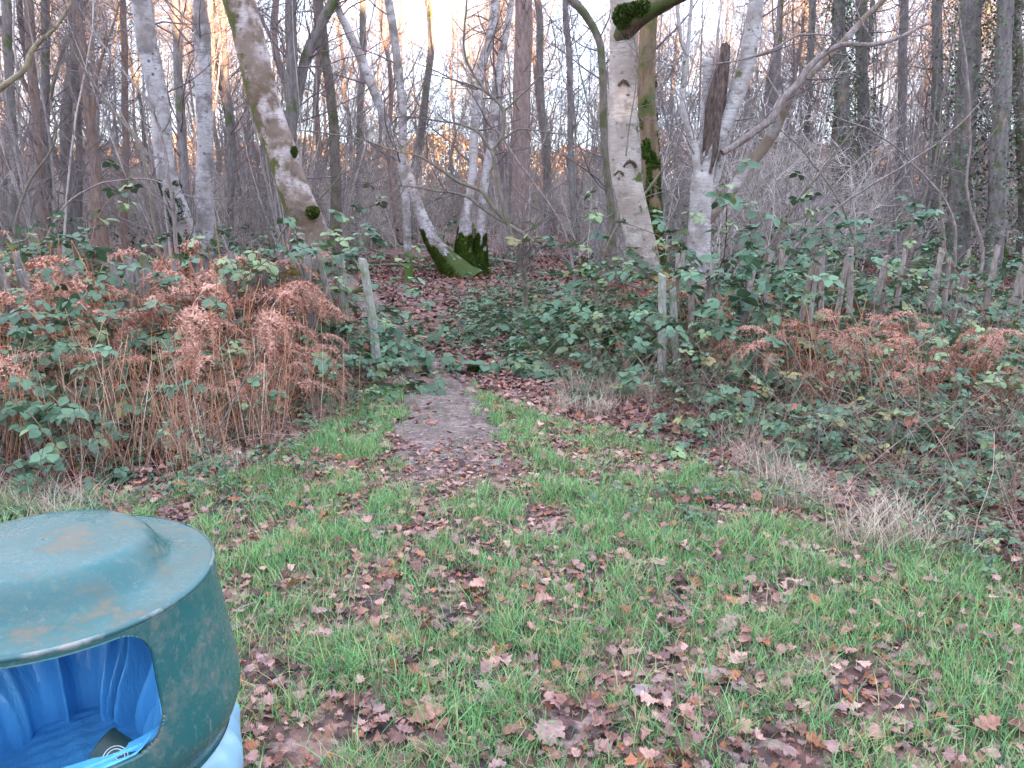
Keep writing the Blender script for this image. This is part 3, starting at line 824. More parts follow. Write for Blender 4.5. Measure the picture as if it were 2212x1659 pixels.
def proto_brush(i):
    rng = np.random.default_rng(500 + i)
    t = empty('thicket_shrub', (0, 0, 0), cat='shrub')
    n = 46
    a = rng.uniform(0, 6.283, n); rr = rng.uniform(0, 1.0, n) ** .7
    lean = np.abs(rng.normal(0, .35, n))
    b0 = rng.uniform(0, 6.283, n)
    d = nrm(np.stack([np.cos(b0) * lean, np.sin(b0) * lean, np.ones(n)], -1))
    P = 8; pts = np.zeros((n, P, 3)); pts[:, 0] = np.stack([np.cos(a) * rr, np.sin(a) * rr, a * 0 - .03], -1)
    L = rng.uniform(1.0, 2.6, n)
    for k in range(1, P):
        d = nrm(d + rng.normal(0, .10, (n, 3))); pts[:, k] = pts[:, k - 1] + d * (L / (P - 1))[:, None]
    rad = rng.uniform(.005, .013, n)[:, None] * np.linspace(1, .3, P)[None]
    tint = np.array((.38, .325, .29)) * rng.uniform(.5, 1.8, (n, 1))
    mb = MB(); tubes(mb, pts, rad, 5, tint)
    b, r = grow(rng, pts, rad, 9, .1, 1, .75, 50, .6, 5, .05, .15, .004); tubes(mb, b, r, 3, np.repeat(tint, 9, 0))
    b2, r2 = grow(rng, b, r, 5, .15, 1, .35, 50, .7, 4, .02, .16, .0032); tubes(mb, b2, r2, 3, np.repeat(tint, 45, 0))
    mb.build('stem', M['twig'], t)
    if i % 3 == 0:
        N = 500; mb = MB()
        pos = np.stack([rng.normal(0, .6, N), rng.normal(0, .6, N), np.abs(rng.normal(0, .45, N))], -1)
        tv = np.array([[0, 0, 0], [-.4, .5, .06], [0, 1, -.1], [.4, .5, .06]])
        scatter(mb, tv, [np.array([[0, 1, 2, 3]])], pos, rotm(rng.uniform(0, 6.3, N), rng.uniform(-1.2, .6, N), rng.uniform(-.6, .6, N)), rng.uniform(.05, .09, N),
                np.array((.05, .085, .035)) * rng.uniform(.5, 1.5, (N, 1)))
        mb.build('foliage', M['ivy'], t)
    return t

rng = np.random.default_rng(5)
def spots(n, y0, y1, mind, seed, wide=.80):
    rng = np.random.default_rng(seed); out = []
    tries = 0
    while len(out) < n and tries < 60000:
        tries += 1
        y = math.sqrt(rng.uniform(y0 ** 2, y1 ** 2)); x = rng.uniform(-wide, wide) * y
        if all((x - a) ** 2 + (y - b) ** 2 > mind ** 2 for a, b in out): out.append((x, y))
    return out
def clear_view(x, y):                # the open leafy floor seen through the gap
    px = project((x, y, .3))[0]
    return not (330 < px < 600 and y < 19.5) and not (335 < px < 465 and y < 23)

used = {}
def place(protos, sp, name_fn, group, smin=.85, smax=1.2):
    for k, (x, y) in enumerate(sp):
        j = int(rng.integers(0, len(protos))); root, word = protos[j]
        lab = name_fn(word, x, y)
        s = rng.uniform(smin, smax)
        if j not in used.setdefault(group, {}):
            used[group][j] = 1
            root.location = (x, y, 0); root.rotation_euler = (0, 0, rng.uniform(0, 6.28)); root.scale = (s,) * 3
            root['label'] = lab; root['group'] = group
        else:
            copy_thing(root, (x, y, 0), rng.uniform(0, 6.28), s, lab, group)
TP = [proto_tree(i) for i in range(8)]
place(TP, [q for q in spots(100, 16, 52, 1.7, 21) if clear_view(*q)], lambda w_, x, y: f'{w_} bare tree, {far_word(y)}, {where(x, y)}', 'bare trees of the background wood')
CP = [(proto_coppice(i), 'multi-stemmed') for i in range(6)]
place(CP, [q for q in spots(120, 13, 46, 1.5, 22) if clear_view(*q)], lambda w_, x, y: f'{w_} leafless hazel fanning upward, {far_word(y)}, {where(x, y)}', 'hazel coppice in the wood')
BP = [(proto_brush(i), 'tangled') for i in range(6)]
place(BP, [q for q in spots(130, 12, 42, 1.3, 23) if clear_view(*q)], lambda w_, x, y: f'{w_} low brown thicket of twigs, {far_word(y)}, {where(x, y)}', 'low thicket shrubs in the wood', .8, 1.25)

# ------------------------------------------------------------------ bramble
def leaflet():
    # ovate leaflet folded on its midrib, toothed edge; length 1 along +Y
    ys = np.array([0, .12, .3, .5, .7, .86, 1.0]); ws = np.array([0, .24, .36, .39, .30, .17, 0])
    droop = -.18 * ys ** 2
    mid = np.stack([ys * 0, ys, droop], -1)
    le = np.stack([-ws, ys - .03 * np.array([0, 1, -1, 1, -1, 1, 0]), droop + ws * .22], -1)
    ri = le.copy(); ri[:, 0] *= -1
    v = np.vstack([mid, le[1:-1], ri[1:-1]])
    L = lambda i: 6 + i; Rr = lambda i: 11 + i
    q = [(i, i + 1, L(i + 1), L(i)) for i in range(1, 5)] + [(i + 1, i, Rr(i), Rr(i + 1)) for i in range(1, 5)]
    tr = [(0, 1, L(1)), (1, 0, Rr(1)), (5, 6, L(5)), (6, 5, Rr(5))]
    return v, [np.array(q), np.array(tr)]
LV, LF = leaflet()
def compound_leaves(mb, pos, out_dir, size, col, rng, five=.15):
    """three (sometimes five) leaflets at each position, facing the sky and outward"""
    N = len(pos)
    yaw = np.arctan2(-out_dir[:, 0], out_dir[:, 1]) + rng.normal(0, .5, N)
    pitch = rng.normal(-.25, .35, N); roll = rng.normal(0, .3, N)
    R0 = rotm(yaw, pitch, roll)
    for a, off, sc in ((0, .35, 1.0), (1.15, .1, .85), (-1.15, .1, .85), (2.0, .02, .6), (-2.0, .02, .6)):
        k = np.ones(N, bool) if abs(a) < 1.9 else rng.uniform(0, 1, N) < five
        n = k.sum()
        if not n: continue
        loc = rotm(np.full(n, a) + rng.normal(0, .1, n), rng.normal(0, .15, n), rng.normal(0, .15, n))
        Mx = R0[k] @ loc
        o = np.einsum('nij,j->ni', R0[k] @ rotm(np.full(n, a), np.zeros(n), np.zeros(n)), np.array([0, off, 0])) * size[k][:, None]
        scatter(mb, LV, LF, pos[k] + o, Mx, size[k] * sc, col[k] * rng.uniform(.85, 1.15, (n, 1)))

def leaf_cols(rng, N, yellow=.06, light=.2):
    c = np.array((.082, .150, .080)) * rng.uniform(.6, 1.5, (N, 1))
    k = rng.uniform(0, 1, N)
    c[k < light] = np.array((.19, .25, .11)) * rng.uniform(.7, 1.3, ((k < light).sum(), 1))
    c[k < yellow] = np.array((.30, .27, .10)) * rng.uniform(.7, 1.2, ((k < yellow).sum(), 1))
    c[k > .985] = (.35, .10, .05)
    return c

def proto_bramble(i, yellow=.05, light=.2, n=11, dens=13):
    rng = np.random.default_rng(700 + i)
    t = empty('bramble_bush', (0, 0, 0), cat='bramble')
    a = rng.uniform(0, 6.283, n); P = 10
    pts = np.zeros((n, P, 3)); pts[:, 0] = np.stack([np.cos(a) * .08, np.sin(a) * .08, a * 0 - .02], -1)
    el = rng.uniform(.7, 1.4, n)
    d = np.stack([np.cos(a) * np.cos(el), np.sin(a) * np.cos(el), np.sin(el)], -1)
    L = rng.uniform(.8, 1.7, n)
    for k in range(1, P):
        d = nrm(d + rng.normal(0, .08, (n, 3)) + np.array([0, 0, -.20]) + np.stack([np.cos(a), np.sin(a), a * 0], -1) * .06)
        pts[:, k] = pts[:, k - 1] + d * (L / (P - 1))[:, None]
        pts[:, k, 2] = np.maximum(pts[:, k, 2], .03)
    rad = rng.uniform(.002, .0042, n)[:, None] * np.linspace(1, .5, P)[None]
    colr = np.where(rng.uniform(0, 1, (n, 1)) < .5, (.22, .10, .075), (.13, .16, .06)) * rng.uniform(.8, 1.3, (n, 1))
    mb = MB(); tubes(mb, pts, rad, 5, colr)
    b, r = grow(rng, pts, rad, 3, .3, 1, .35, 50, .6, 5, .0, .15, .0016); tubes(mb, b, r, 4, np.repeat(colr, 3, 0))
    mb.build('stem', M['twig'], t)
    mb = MB()
    def leaves(pp, k, sz):
        T, Q, _ = pp.shape; N = T * k
        par = np.repeat(np.arange(T), k); u = rng.uniform(.18, 1, N) * (Q - 1); j = np.minimum(u.astype(int), Q - 2); f = (u - j)[:, None]
        pos = pp[par, j] * (1 - f) + pp[par, j + 1] * f
        tn = pp[par, j + 1] - pp[par, j]
        od = nrm(nrm(tn) + rng.normal(0, .9, (N, 3)) * np.array([1, 1, .3]))
        pos = pos + od * .03 + np.array([0, 0, .01])
        compound_leaves(mb, pos, od, rng.uniform(.6, 1.25, N) * sz, leaf_cols(rng, N, yellow, light), rng)
    leaves(pts, dens, .066); leaves(b, 3, .056)
    mb.build('foliage', M['leaf'], t)
    return t
BR = [proto_bramble(i, yellow=(.015, .02, .07, .01, .01)[i], light=(.12, .2, .45, .1, .3)[i]) for i in range(5)]
brw = ['dark green', 'fresh green', 'yellow flecked', 'deep green', 'light green']
usedb = set()
def bramble(j, x, y, s, label, group, z=None, sz=None):
    s3 = (s, s, s * (sz or 1))
    if j not in usedb:
        usedb.add(j); r = BR[j]; r.location = (x, y, float(gz(x, y))); r.rotation_euler = (0, 0, rng.uniform(0, 6.28)); r.scale = s3
        r['label'] = label; r['group'] = group; return r
    return copy_thing(BR[j], (x, y, float(gz(x, y))), rng.uniform(0, 6.28), s3, label, group)

def px_spot(px, py): P = gnd(px, py); return P[0], P[1]
def adj(j): return brw[j]
rng = np.random.default_rng(8)
# left bank: (px, py of the foot, scale)
LB = [(-60, 470, 1.0), (10, 468, .9), (50, 466, .8), (20, 430, 1.1), (95, 425, 1.0), (290, 425, .5),
      (-40, 405, 1.2), (60, 395, 1.2), (140, 392, 1.2), (215, 395, 1.0), (322, 412, .4), (345, 425, .3),
      (30, 372, 1.35), (110, 368, 1.45), (185, 368, 1.4), (250, 368, 1.35), (-30, 375, 1.3), (215, 350, 1.5), (285, 345, 1.5), (60, 352, 1.4), (140, 350, 1.5), (225, 500, .3), (245, 478, .4),
      (40, 366, 1.6), (90, 372, 1.7), (140, 374, 1.7), (240, 366, 1.6), (45, 402, 1.4), (105, 400, 1.4), (170, 400, 1.3), (60, 368, 1.7), (120, 365, 1.8), (165, 366, 1.75), (215, 366, 1.7), (20, 425, 1.3), (80, 416, 1.3), (190, 405, 1.2), (-10, 440, 1.2), (285, 362, 1.3)]
for k, (a, b, s) in enumerate(LB):
    x, y = px_spot(a, b); j = int(rng.integers(0, 5))
    row = 'front row' if b > 440 else ('second row' if b > 415 else ('against the fence' if b > 385 else 'growing over the palings'))
    pos_ = 'by the left edge' if a < 50 else ('left of the bracken stalks' if a < 150 else ('below the leaning birch' if a < 260 else 'near the fence end post'))
    bramble(j, x, y, s, f'{adj(j)} bramble bush, {row}, {pos_}', 'brambles on the left bank')
RB = [(690, 372, 1.1), (735, 378, 1.0), (790, 385, .9), (850, 388, .9), (930, 390, 1.0), (1000, 392, 1.0), (1080, 398, 1.1),
      (705, 398, .85), (790, 418, .9), (850, 426, .9), (940, 432, .85), (1010, 440, .8),
      (680, 345, 1.25), (715, 340, 1.5), (745, 348, 1.3), (790, 350, 1.0), (880, 345, .8), (960, 345, .8), (1040, 350, .9), (705, 352, 1.6),
      (760, 430, .8), (820, 436, .8), (880, 440, .85), (985, 470, .7), (1045, 475, .8), (905, 468, .6), (1000, 505, .55), (1050, 500, .7), (985, 540, .45), (1035, 560, .5), (755, 505, .3), (660, 512, .3), (940, 545, .3), (645, 392, .7), (620, 370, .5),
      (700, 352, 1.5), (715, 350, 1.9), (738, 350, 2.0), (765, 354, 1.6), (705, 365, 1.4), (730, 366, 1.6), (765, 370, 1.4), (800, 362, 1.3), (668, 362, 1.0), (830, 368, 1.15), (875, 370, 1.1), (920, 372, 1.1), (965, 374, 1.1), (1010, 374, 1.1), (1050, 374, 1.2), (680, 358, 1.3)]
for k, (a, b, s) in enumerate(RB):
    x, y = px_spot(a, b); j = int(rng.choice([0, 1, 2, 2, 3, 4, 4]))
    row = 'in the grass' if b > 500 else ('front row' if b > 440 else ('middle row' if b > 395 else ('against the palings' if b > 360 else 'rising behind the palings')))
    pos_ = 'below the big cream birch' if a < 670 else ('below the many-stemmed birch' if a < 760 else ('in the middle of the right bank' if a < 900 else 'towards the right edge'))
    bramble(j, x, y, s, f'{adj(j)} bramble bush, {row}, {pos_}', 'brambles on the right bank')
MBm = [(500, 325, .9), (545, 322, .9), (590, 325, .9), (630, 325, .9), (520, 345, .7), (565, 345, .75), (605, 345, .75), (480, 315, .8), (530, 310, .8), (490, 330, .75), (530, 335, .8), (570, 338, .8), (610, 340, .8), (640, 345, .7), (520, 355, .5), (560, 358, .6), (600, 355, .65),
       (505, 308, .7), (550, 308, .9), (590, 310, .9), (630, 312, .9), (560, 292, .7), (620, 290, .9), (535, 368, .45), (500, 340, .5)]
for k, (a, b, s) in enumerate(MBm):
    x, y = px_spot(a, b); j = int(rng.choice([0, 3, 0, 1]))
    row = 'nearest the path' if b > 343 else ('in the middle' if b > 315 else 'towards the birches')
    pos_ = 'left' if a < 480 else ('mid' if a < 570 else 'right')
    pos_ = {'left': 'beside the muddy track', 'mid': 'below the hazel', 'right': 'close to the big birch'}[pos_]
    bramble(j, x, y, s, f'low {adj(j)} bramble sprawling over leaf litter, {row}, {pos_}', 'brambles between path and birches', sz=.7)
for k in range(46):                  # green undergrowth inside the wood
    y = rng.uniform(9.5, 20); x = rng.uniform(-.75, .75) * y
    pxx = project((x, y, 0))[0]
    if 340 < pxx < 440 or (340 < pxx < 640 and y < 18 and rng.uniform() < .85): continue
    j = int(rng.choice([0, 3]))
    bramble(j, x, y, rng.uniform(.8, 1.3), f'{adj(j)} undergrowth bramble inside the wood, {far_word(y)}, {where(x, y)}', 'brambles inside the wood')

# ------------------------------------------------------------------ dead bracken
def frond(rng, mb, base, az, el, L, col, curl=.25):
    P = 16
    pts = np.zeros((P, 3)); pts[0] = base
    d = np.array([math.cos(az) * math.cos(el), math.sin(az) * math.cos(el), math.sin(el)])
    for k in range(1, P):
        d = nrm(d + np.array([math.cos(az) * .05, math.sin(az) * .05, -curl * (k / P) * .9]) + rng.normal(0, .04, 3)); pts[k] = pts[k - 1] + d * L / (P - 1)
    tubes(mb, pts[None], np.linspace(.0035, .001, P)[None], 4, col)
    # pinnae: curled strips with small pinnules
    nP = 26
    t = np.linspace(.22, .98, nP); u = t * (P - 1); j = np.minimum(u.astype(int), P - 2); f = (u - j)[:, None]
    c = pts[j] * (1 - f) + pts[j + 1] * f; tn = nrm(pts[j + 1] - pts[j])
    side = nrm(np.cross(tn, np.array([0, 0, 1.]) + rng.normal(0, .3, 3)))
    for s in (-1, 1):
        pl = L * .30 * (1 - t) ** .8 * rng.uniform(.6, 1.1, nP) + .01
        dirn = nrm(side * s + tn * .45 + rng.normal(0, .25, (nP, 3)) + np.array([0, 0, -.25]))
        Q = 9
        pp = np.zeros((nP, Q, 3)); pp[:, 0] = c; dd = dirn
        for k in range(1, Q):
            dd = nrm(dd + rng.normal(0, .14, (nP, 3)) + np.array([0, 0, -.10])); pp[:, k] = pp[:, k - 1] + dd * (pl / (Q - 1))[:, None]
        # pinnules
        m = nP * (Q - 1) * 2
        pos = np.repeat((pp[:, 1:] * .5 + pp[:, :-1] * .5).reshape(-1, 3), 2, 0)
        dr = np.repeat(nrm(pp[:, 1:] - pp[:, :-1]).reshape(-1, 3), 2, 0)
        sg = np.tile([-1, 1], m // 2)[:, None]
        nr = nrm(np.cross(dr, rng.normal(0, .5, (m, 3)) + np.array([0, 0, 1.])))
        ln = np.repeat(np.repeat(pl, Q - 1), 2)[:, None] * np.tile(np.repeat(np.linspace(.24, .08, Q - 1), 2), nP)[:, None] * rng.uniform(.6, 1.2, (m, 1))
        tip = pos + nr * sg * ln + rng.normal(0, .25, (m, 3)) * ln
        wd = dr * np.maximum(ln * .3, .0022)
        v = np.stack([pos - wd, tip, pos + wd], 1).reshape(-1, 3)
        cc = np.repeat(np.asarray(col)[None] * rng.uniform(.75, 1.35, (m, 1)), 3, 0)
        mb.add(v, np.arange(m * 3).reshape(-1, 3), cc)
def proto_bracken(i):
    rng = np.random.default_rng(900 + i)
    t = empty('bracken_clump', (0, 0, 0), cat='bracken')
    mb = MB()
    n = 10
    for k in range(n):
        az = rng.uniform(0, 6.283); r = rng.uniform(0, .3)
        col = np.array((.50, .25, .17)) * rng.uniform(.65, 1.15) + np.array((.12, .09, .08)) * rng.uniform(0, 1)
        h = rng.uniform(.35, .8)
        frond(rng, mb, np.array([math.cos(az) * r, math.sin(az) * r, h]), az + rng.normal(0, .5), rng.uniform(-.1, .9), rng.uniform(.4, .75), col, rng.uniform(.2, .6))
    mb.build('frond', M['bracken'], t)
    mb = MB(); n = 24
    a = rng.uniform(0, 6.283, n); r = rng.uniform(0, .38, n); P = 6
    pts = np.zeros((n, P, 3)); pts[:, 0] = np.stack([np.cos(a) * r, np.sin(a) * r, a * 0 - .02], -1)
    d = nrm(np.stack([rng.normal(0, .22, n), rng.normal(0, .22, n), np.ones(n)], -1)); L = rng.uniform(.4, .95, n)
    for k in range(1, P):
        d = nrm(d + rng.normal(0, .05, (n, 3))); pts[:, k] = pts[:, k - 1] + d * (L / (P - 1))[:, None]
    tubes(mb, pts, rng.uniform(.0025, .005, n)[:, None] * np.linspace(1, .6, P), 5, np.array((.60, .27, .14)) * rng.uniform(.6, 1.3, (n, 1)))
    mb.build('stem', M['bracken'], t)
    return t
BK = [proto_bracken(i) for i in range(5)]
usedk = set()
def bracken(x, y, s, label, group, sz=1):
    j = int(rng.integers(0, 5)); s3 = (s, s, s * sz)
    if j not in usedk:
        usedk.add(j); r = BK[j]; r.location = (x, y, float(gz(x, y))); r.rotation_euler = (0, 0, rng.uniform(0, 6.28)); r.scale = s3
        r['label'] = label; r['group'] = group
    else: copy_thing(BK[j], (x, y, float(gz(x, y))), rng.uniform(0, 6.28), s3, label, group)
for (a, b, s) in [(0, 400, 1.1), (-50, 420, 1.2), (45, 385, 1.1), (100, 410, 1.0), (150, 415, 1.0), (200, 410, 1.1), (240, 405, 1.1), (275, 400, 1.0), (298, 400, .7), (322, 402, .45),
                  (20, 440, .8), (-20, 470, .8), (60, 445, .7), (230, 380, 1.25), (265, 372, 1.35), (285, 385, .8), (180, 380, 1.3), (130, 385, 1.2), (75, 372, 1.3), (10, 370, 1.35), (205, 362, 1.5), 
                  (120, 440, .7), (175, 440, .7), (220, 432, .7), (262, 425, .65)]:
    x, y = px_spot(a, b)
    pos_ = 'by the left edge' if a < 50 else ('left of the orange stalks' if a < 150 else ('below the leaning birch' if a < 260 else 'leaning on the fence end'))
    row = 'front' if b > 425 else ('middle' if b > 394 else 'over the palings')
    bracken(x, y, s, f'rusty dead bracken clump, {row}, {pos_}', 'dead bracken on the left bank')
for (a, b, s) in [(790, 408, .75), (830, 412, .85), (870, 418, .75), (760, 396, .65), (925, 408, .7), (980, 404, .7), (850, 395, .8), (640, 350, .9), (665, 345, .9), (700, 372, .7), (1040, 420, .8)]:
    x, y = px_spot(a, b)
    pos_ = 'at the foot of the big cream birch' if a < 680 else ('among the yellow flecked brambles' if a < 900 else 'towards the right edge')
    row = 'front' if b > 408 else 'back'
    bracken(x, y, s, f'faded dead bracken clump, {row}, {pos_}', 'dead bracken on the right bank')

def proto_drystems(i):
    rng = np.random.default_rng(950 + i)
    t = empty('dead_stem_clump', (0, 0, 0), cat='dead stems')
    n = 32; P = 7
    pts = np.zeros((n, P, 3)); pts[:, 0] = np.stack([rng.normal(0, .28, n), rng.normal(0, .2, n), np.full(n, -.01)], -1)
    d = nrm(np.stack([rng.normal(0, .5, n), rng.normal(0, .4, n), rng.uniform(.3, 1.2, n)], -1)); L = rng.uniform(.25, .85, n)
    for k in range(1, P):
        d = nrm(d + rng.normal(0, .12, (n, 3)) + np.array([0, 0, -.05])); pts[:, k] = pts[:, k - 1] + d * (L / (P - 1))[:, None]
        pts[:, k, 2] = np.maximum(pts[:, k, 2], .01)
    c = np.array([(.34, .22, .17), (.26, .17, .15), (.38, .29, .22), (.22, .12, .09)])[rng.integers(0, 4, n)] * rng.uniform(.7, 1.3, (n, 1))
    rad = rng.uniform(.0015, .0036, n)[:, None] * np.linspace(1, .5, P)
    mb = MB(); tubes(mb, pts, rad, 4, c)
    b, r = grow(rng, pts, rad, 3, .2, 1, .25, 50, .6, 4, .0, .15, .0011); tubes(mb, b, r, 3, np.repeat(c, 3, 0))
    mb.build('stem', M['twig'], t)
    return t
DS = [proto_drystems(i) for i in range(4)]; usedd = set()
DSP = [(20, 478, 1), (80, 476, .9), (140, 470, .9), (190, 462, .9), (235, 452, .8), (280, 436, .8), (320, 420, .7), (60, 440, 1.1), (130, 438, 1.1), (190, 436, 1.), (250, 425, 1.), (300, 405, 1.), (350, 395, .7),
       (640, 400, .9), (680, 412, 1.), (720, 425, 1.), (770, 440, 1.1), (820, 455, 1.), (870, 470, 1.), (920, 495, 1.), (970, 520, 1.), (1010, 550, .9), (700, 385, 1.1), (760, 400, 1.2), (830, 420, 1.2), (900, 440, 1.2), (970, 460, 1.2), (1030, 480, 1.2),
       (620, 385, .9), (780, 375, 1.3), (860, 378, 1.3), (940, 380, 1.3), (1010, 385, 1.3), (1060, 430, 1.2), (600, 375, .7), (560, 372, .6), (740, 465, .6), (800, 490, .6)]
for k, (a, b, s_) in enumerate(DSP):
    x, y = px_spot(a, b); j = int(rng.integers(0, 4))
    pos_ = ('behind the bin' if a < 100 else ('below the left bracken' if a < 260 else 'by the left end post')) if a < 400 else ('below the big cream birch' if a < 690 else ('below the many-stemmed birch' if a < 790 else ('in the middle of the right bank' if a < 920 else 'near the right edge')))
    row = 'front edge' if (b > 448) else ('middle depth' if b > 400 else 'close to the palings')
    lab = f'thin dead tan stems, {row}, {pos_}'
    if j not in usedd:
        usedd.add(j); r_0 = DS[j]; r_0.location = (x, y, float(gz(x, y))); r_0.rotation_euler = (0, 0, rng.uniform(0, 6.28)); r_0.scale = (s_,) * 3; r_0['label'] = lab; r_0['group'] = 'dead stems on the banks'
    else: copy_thing(DS[j], (x, y, float(gz(x, y))), rng.uniform(0, 6.28), s_, lab, 'dead stems on the banks')

def proto_stalks(i):
    rng = np.random.default_rng(980 + i)
    t = empty('bracken_stalks', (0, 0, 0), cat='bracken')
    n = 26; P = 7
    pts = np.zeros((n, P, 3)); pts[:, 0] = np.stack([rng.normal(0, .2, n), rng.normal(0, .12, n), np.full(n, -.01)], -1)
    d = nrm(np.stack([rng.normal(0, .18, n), rng.normal(-.05, .15, n), np.ones(n)], -1)); L = rng.uniform(.3, .8, n)
    for k in range(1, P):
        d = nrm(d + rng.normal(0, .05, (n, 3))); pts[:, k] = pts[:, k - 1] + d * (L / (P - 1))[:, None]
    c = np.array([(.66, .30, .17), (.60, .36, .23), (.70, .55, .40), (.46, .22, .13)])[rng.integers(0, 4, n)] * rng.uniform(.75, 1.2, (n, 1))
    rad = rng.uniform(.0022, .0046, n)[:, None] * np.linspace(1, .55, P)
    mb = MB(); tubes(mb, pts, rad, 5, c); b, r = grow(rng, pts, rad, 2, .4, 1, .3, 50, .55, 5, .0, .15, .0014); tubes(mb, b, r, 3, np.repeat(c, 2, 0))
    mb.build('stem', M['bracken'], t); return t
ST = [proto_stalks(i) for i in range(3)]; useds = set()
for k, (a, b, s_) in enumerate([(15, 470, .9), (55, 462, .9), (95, 458, .95), (130, 452, 1.), (165, 447, 1.), (200, 442, 1.), (232, 436, .95), (262, 428, .9), (292, 418, .8), (150, 468, .7), (205, 458, .75), (110, 474, .6), (180, 474, .5), (250, 446, .7), (320, 412, .6), (75, 445, 1.1), (215, 425, 1.1), (270, 412, 1.)]):
    x, y = px_spot(a, b); j = k % 3
    lab = f'orange upright bracken stalks, {"front" if b > 455 else ("middle" if b > 430 else "rear")} of the left bank, {"behind the bin" if a < 100 else ("below the white birches" if a < 190 else ("below the leaning birch" if a < 280 else "near the end post"))}'
    if j not in useds:
        useds.add(j); r_0 = ST[j]; r_0.location = (x, y, float(gz(x, y))); r_0.scale = (s_,) * 3; r_0['label'] = lab; r_0['group'] = 'bracken stalks on the left bank'
    else: copy_thing(ST[j], (x, y, float(gz(x, y))), rng.uniform(0, 6.28), s_, lab, 'bracken stalks on the left bank')

# ------------------------------------------------------------------ cleft paling fences
wood = bark_mat('weathered_chestnut', (.15, .13, .115), (.32, .285, .255), (.12, .15, .06), .2, 2.2)
wood2 = bark_mat('brown_chestnut', (.20, .155, .13), (.42, .34, .29), (.16, .20, .06), 0, 2.2)
def pale(name, parent, foot, lean, h, wd, rng, material, org, th=.55):
    K = 7; a = np.sort(rng.uniform(0, 6.283, K)) * .3 + np.arange(K) * 6.283 / K * .7
    z = np.array([-.05, .2, .5, .8, 1.0]) * h; z[0] = -.08
    rr_ = wd / 2 * rng.uniform(.8, 1.15, K)
    yaw = rng.uniform(-.5, .5); bow = rng.normal(0, .015, 2)
    rings = []
    for k, zz in enumerate(z):
        tt = zz / h
        cx = foot[0] + lean[0] * tt + bow[0] * math.sin(tt * 3.1); cy = foot[1] + lean[1] * tt + bow[1] * math.sin(tt * 3.1)
        s = (1.0, 1.0, .97, .93, .85)[k] * (1 + rng.normal(0, .03))
        X = np.cos(a) * rr_ * s; Y = np.sin(a) * rr_ * th * s
        zt = zz + (X * rng.uniform(-.5, .5) + rng.normal(0, .006, K) if k == 4 else 0)
        rings.append(np.stack([cx + X * math.cos(yaw) - Y * math.sin(yaw), cy + X * math.sin(yaw) + Y * math.cos(yaw), float(gz(foot[0], foot[1])) + zt + a * 0], -1))
    v = np.array(rings).reshape(-1, 3); ii = np.arange(4)[:, None] * K; kk = np.arange(K)[None]
    mb = MB(); mb.add(v, [np.stack([ii + kk, ii + (kk + 1) % K, ii + K + (kk + 1) % K, ii + K + kk], -1).reshape(-1, 4), np.arange(K)[None] + 4 * K])
    return mb.build(name, material, parent, org, smooth=False)
def fence(pts, n, label, rng, material, hts, leans, wds, group='paling fences'):
    P = resample(np.array([(x, y, 0) for x, y in pts], float), n)
    t = empty('paling_fence', tuple(P[0]), label, 'fence', group)
    pale_list = []
    for k in range(n):
        h = rng.uniform(*hts); ln = (rng.normal(leans, .09), rng.normal(0, .05))
        f = (P[k, 0] + rng.normal(0, .015), P[k, 1] + rng.normal(0, .03))
        pale('pale', t, f, ln, h, rng.uniform(*wds), rng, material, t.location)
        pale_list.append((f, ln, h))
    for zf in (.28, .78):
        for ph in (0, math.pi):
            q = []
            for (f, ln, h) in pale_list:
                q.append((f[0] + ln[0] * zf, f[1] + ln[1] * zf - .03, h * zf))
            q = resample(np.array(q), n * 8); s = np.arange(len(q)) * 1.2 + ph
            q[:, 1] += np.cos(s) * .012; q[:, 2] += np.sin(s) * .008
            mb = MB(); tubes(mb, q[None], np.full((1, len(q)), .0016), 4, (.16, .14, .13)); mb.build('wire', M['twig'], t, t.location)
    return t
rng = np.random.default_rng(31)
fence([(-5.6, 6.0), (-4.2, 6.45), (-3.0, 6.65), (-2.2, 6.75), (-1.42, 6.9)], 34, 'sagging grey paling fence smothered in bracken on the left', rng, wood, (.95, 1.1), -.16, (.06, .085))
fence([(1.28, 7.0), (1.9, 7.1), (2.8, 7.35), (3.8, 7.6), (5.0, 7.8), (6.4, 7.9)], 34, 'brown paling fence standing behind bramble on the right', rng, wood2, (.92, 1.06), .05, (.045, .07))
def single_post(top, foot, wd, label, name='fence_post'):
    f = gnd(foot[0] * S22, foot[1] * S22); tp = at(top[0] * S22, top[1] * S22, f[1])
    o = empty(name, (f[0], f[1], 0), label, 'fence post')
    pale('stake', o, (f[0], f[1]), (tp[0] - f[0], 0), tp[2], wd, np.random.default_rng(int(top[0])), post_wood, o.location, .7)
post_wood = bark_mat('lichened_post', (.20, .19, .16), (.44, .42, .36), (.16, .22, .08), .25, 2.2)
single_post((783, 556), (817, 822), .095, 'pale split post leaning at the path edge, ending the left fence')
single_post((733, 556), (745, 790), .085, 'shorter upright stake just left of the pale end post')
single_post((612, 545), (668, 800), .085, 'grey stake tilting left in front of the leaning birch')
single_post((655, 560), (700, 795), .075, 'weathered stake between the tilted grey one and the leaning birch foot')
single_post((1432, 590), (1432, 838), .075, 'upright brown stake opening the right fence below the big birch')
single_post((1455, 620), (1468, 830), .065, 'second brown stake right of the gap stake')

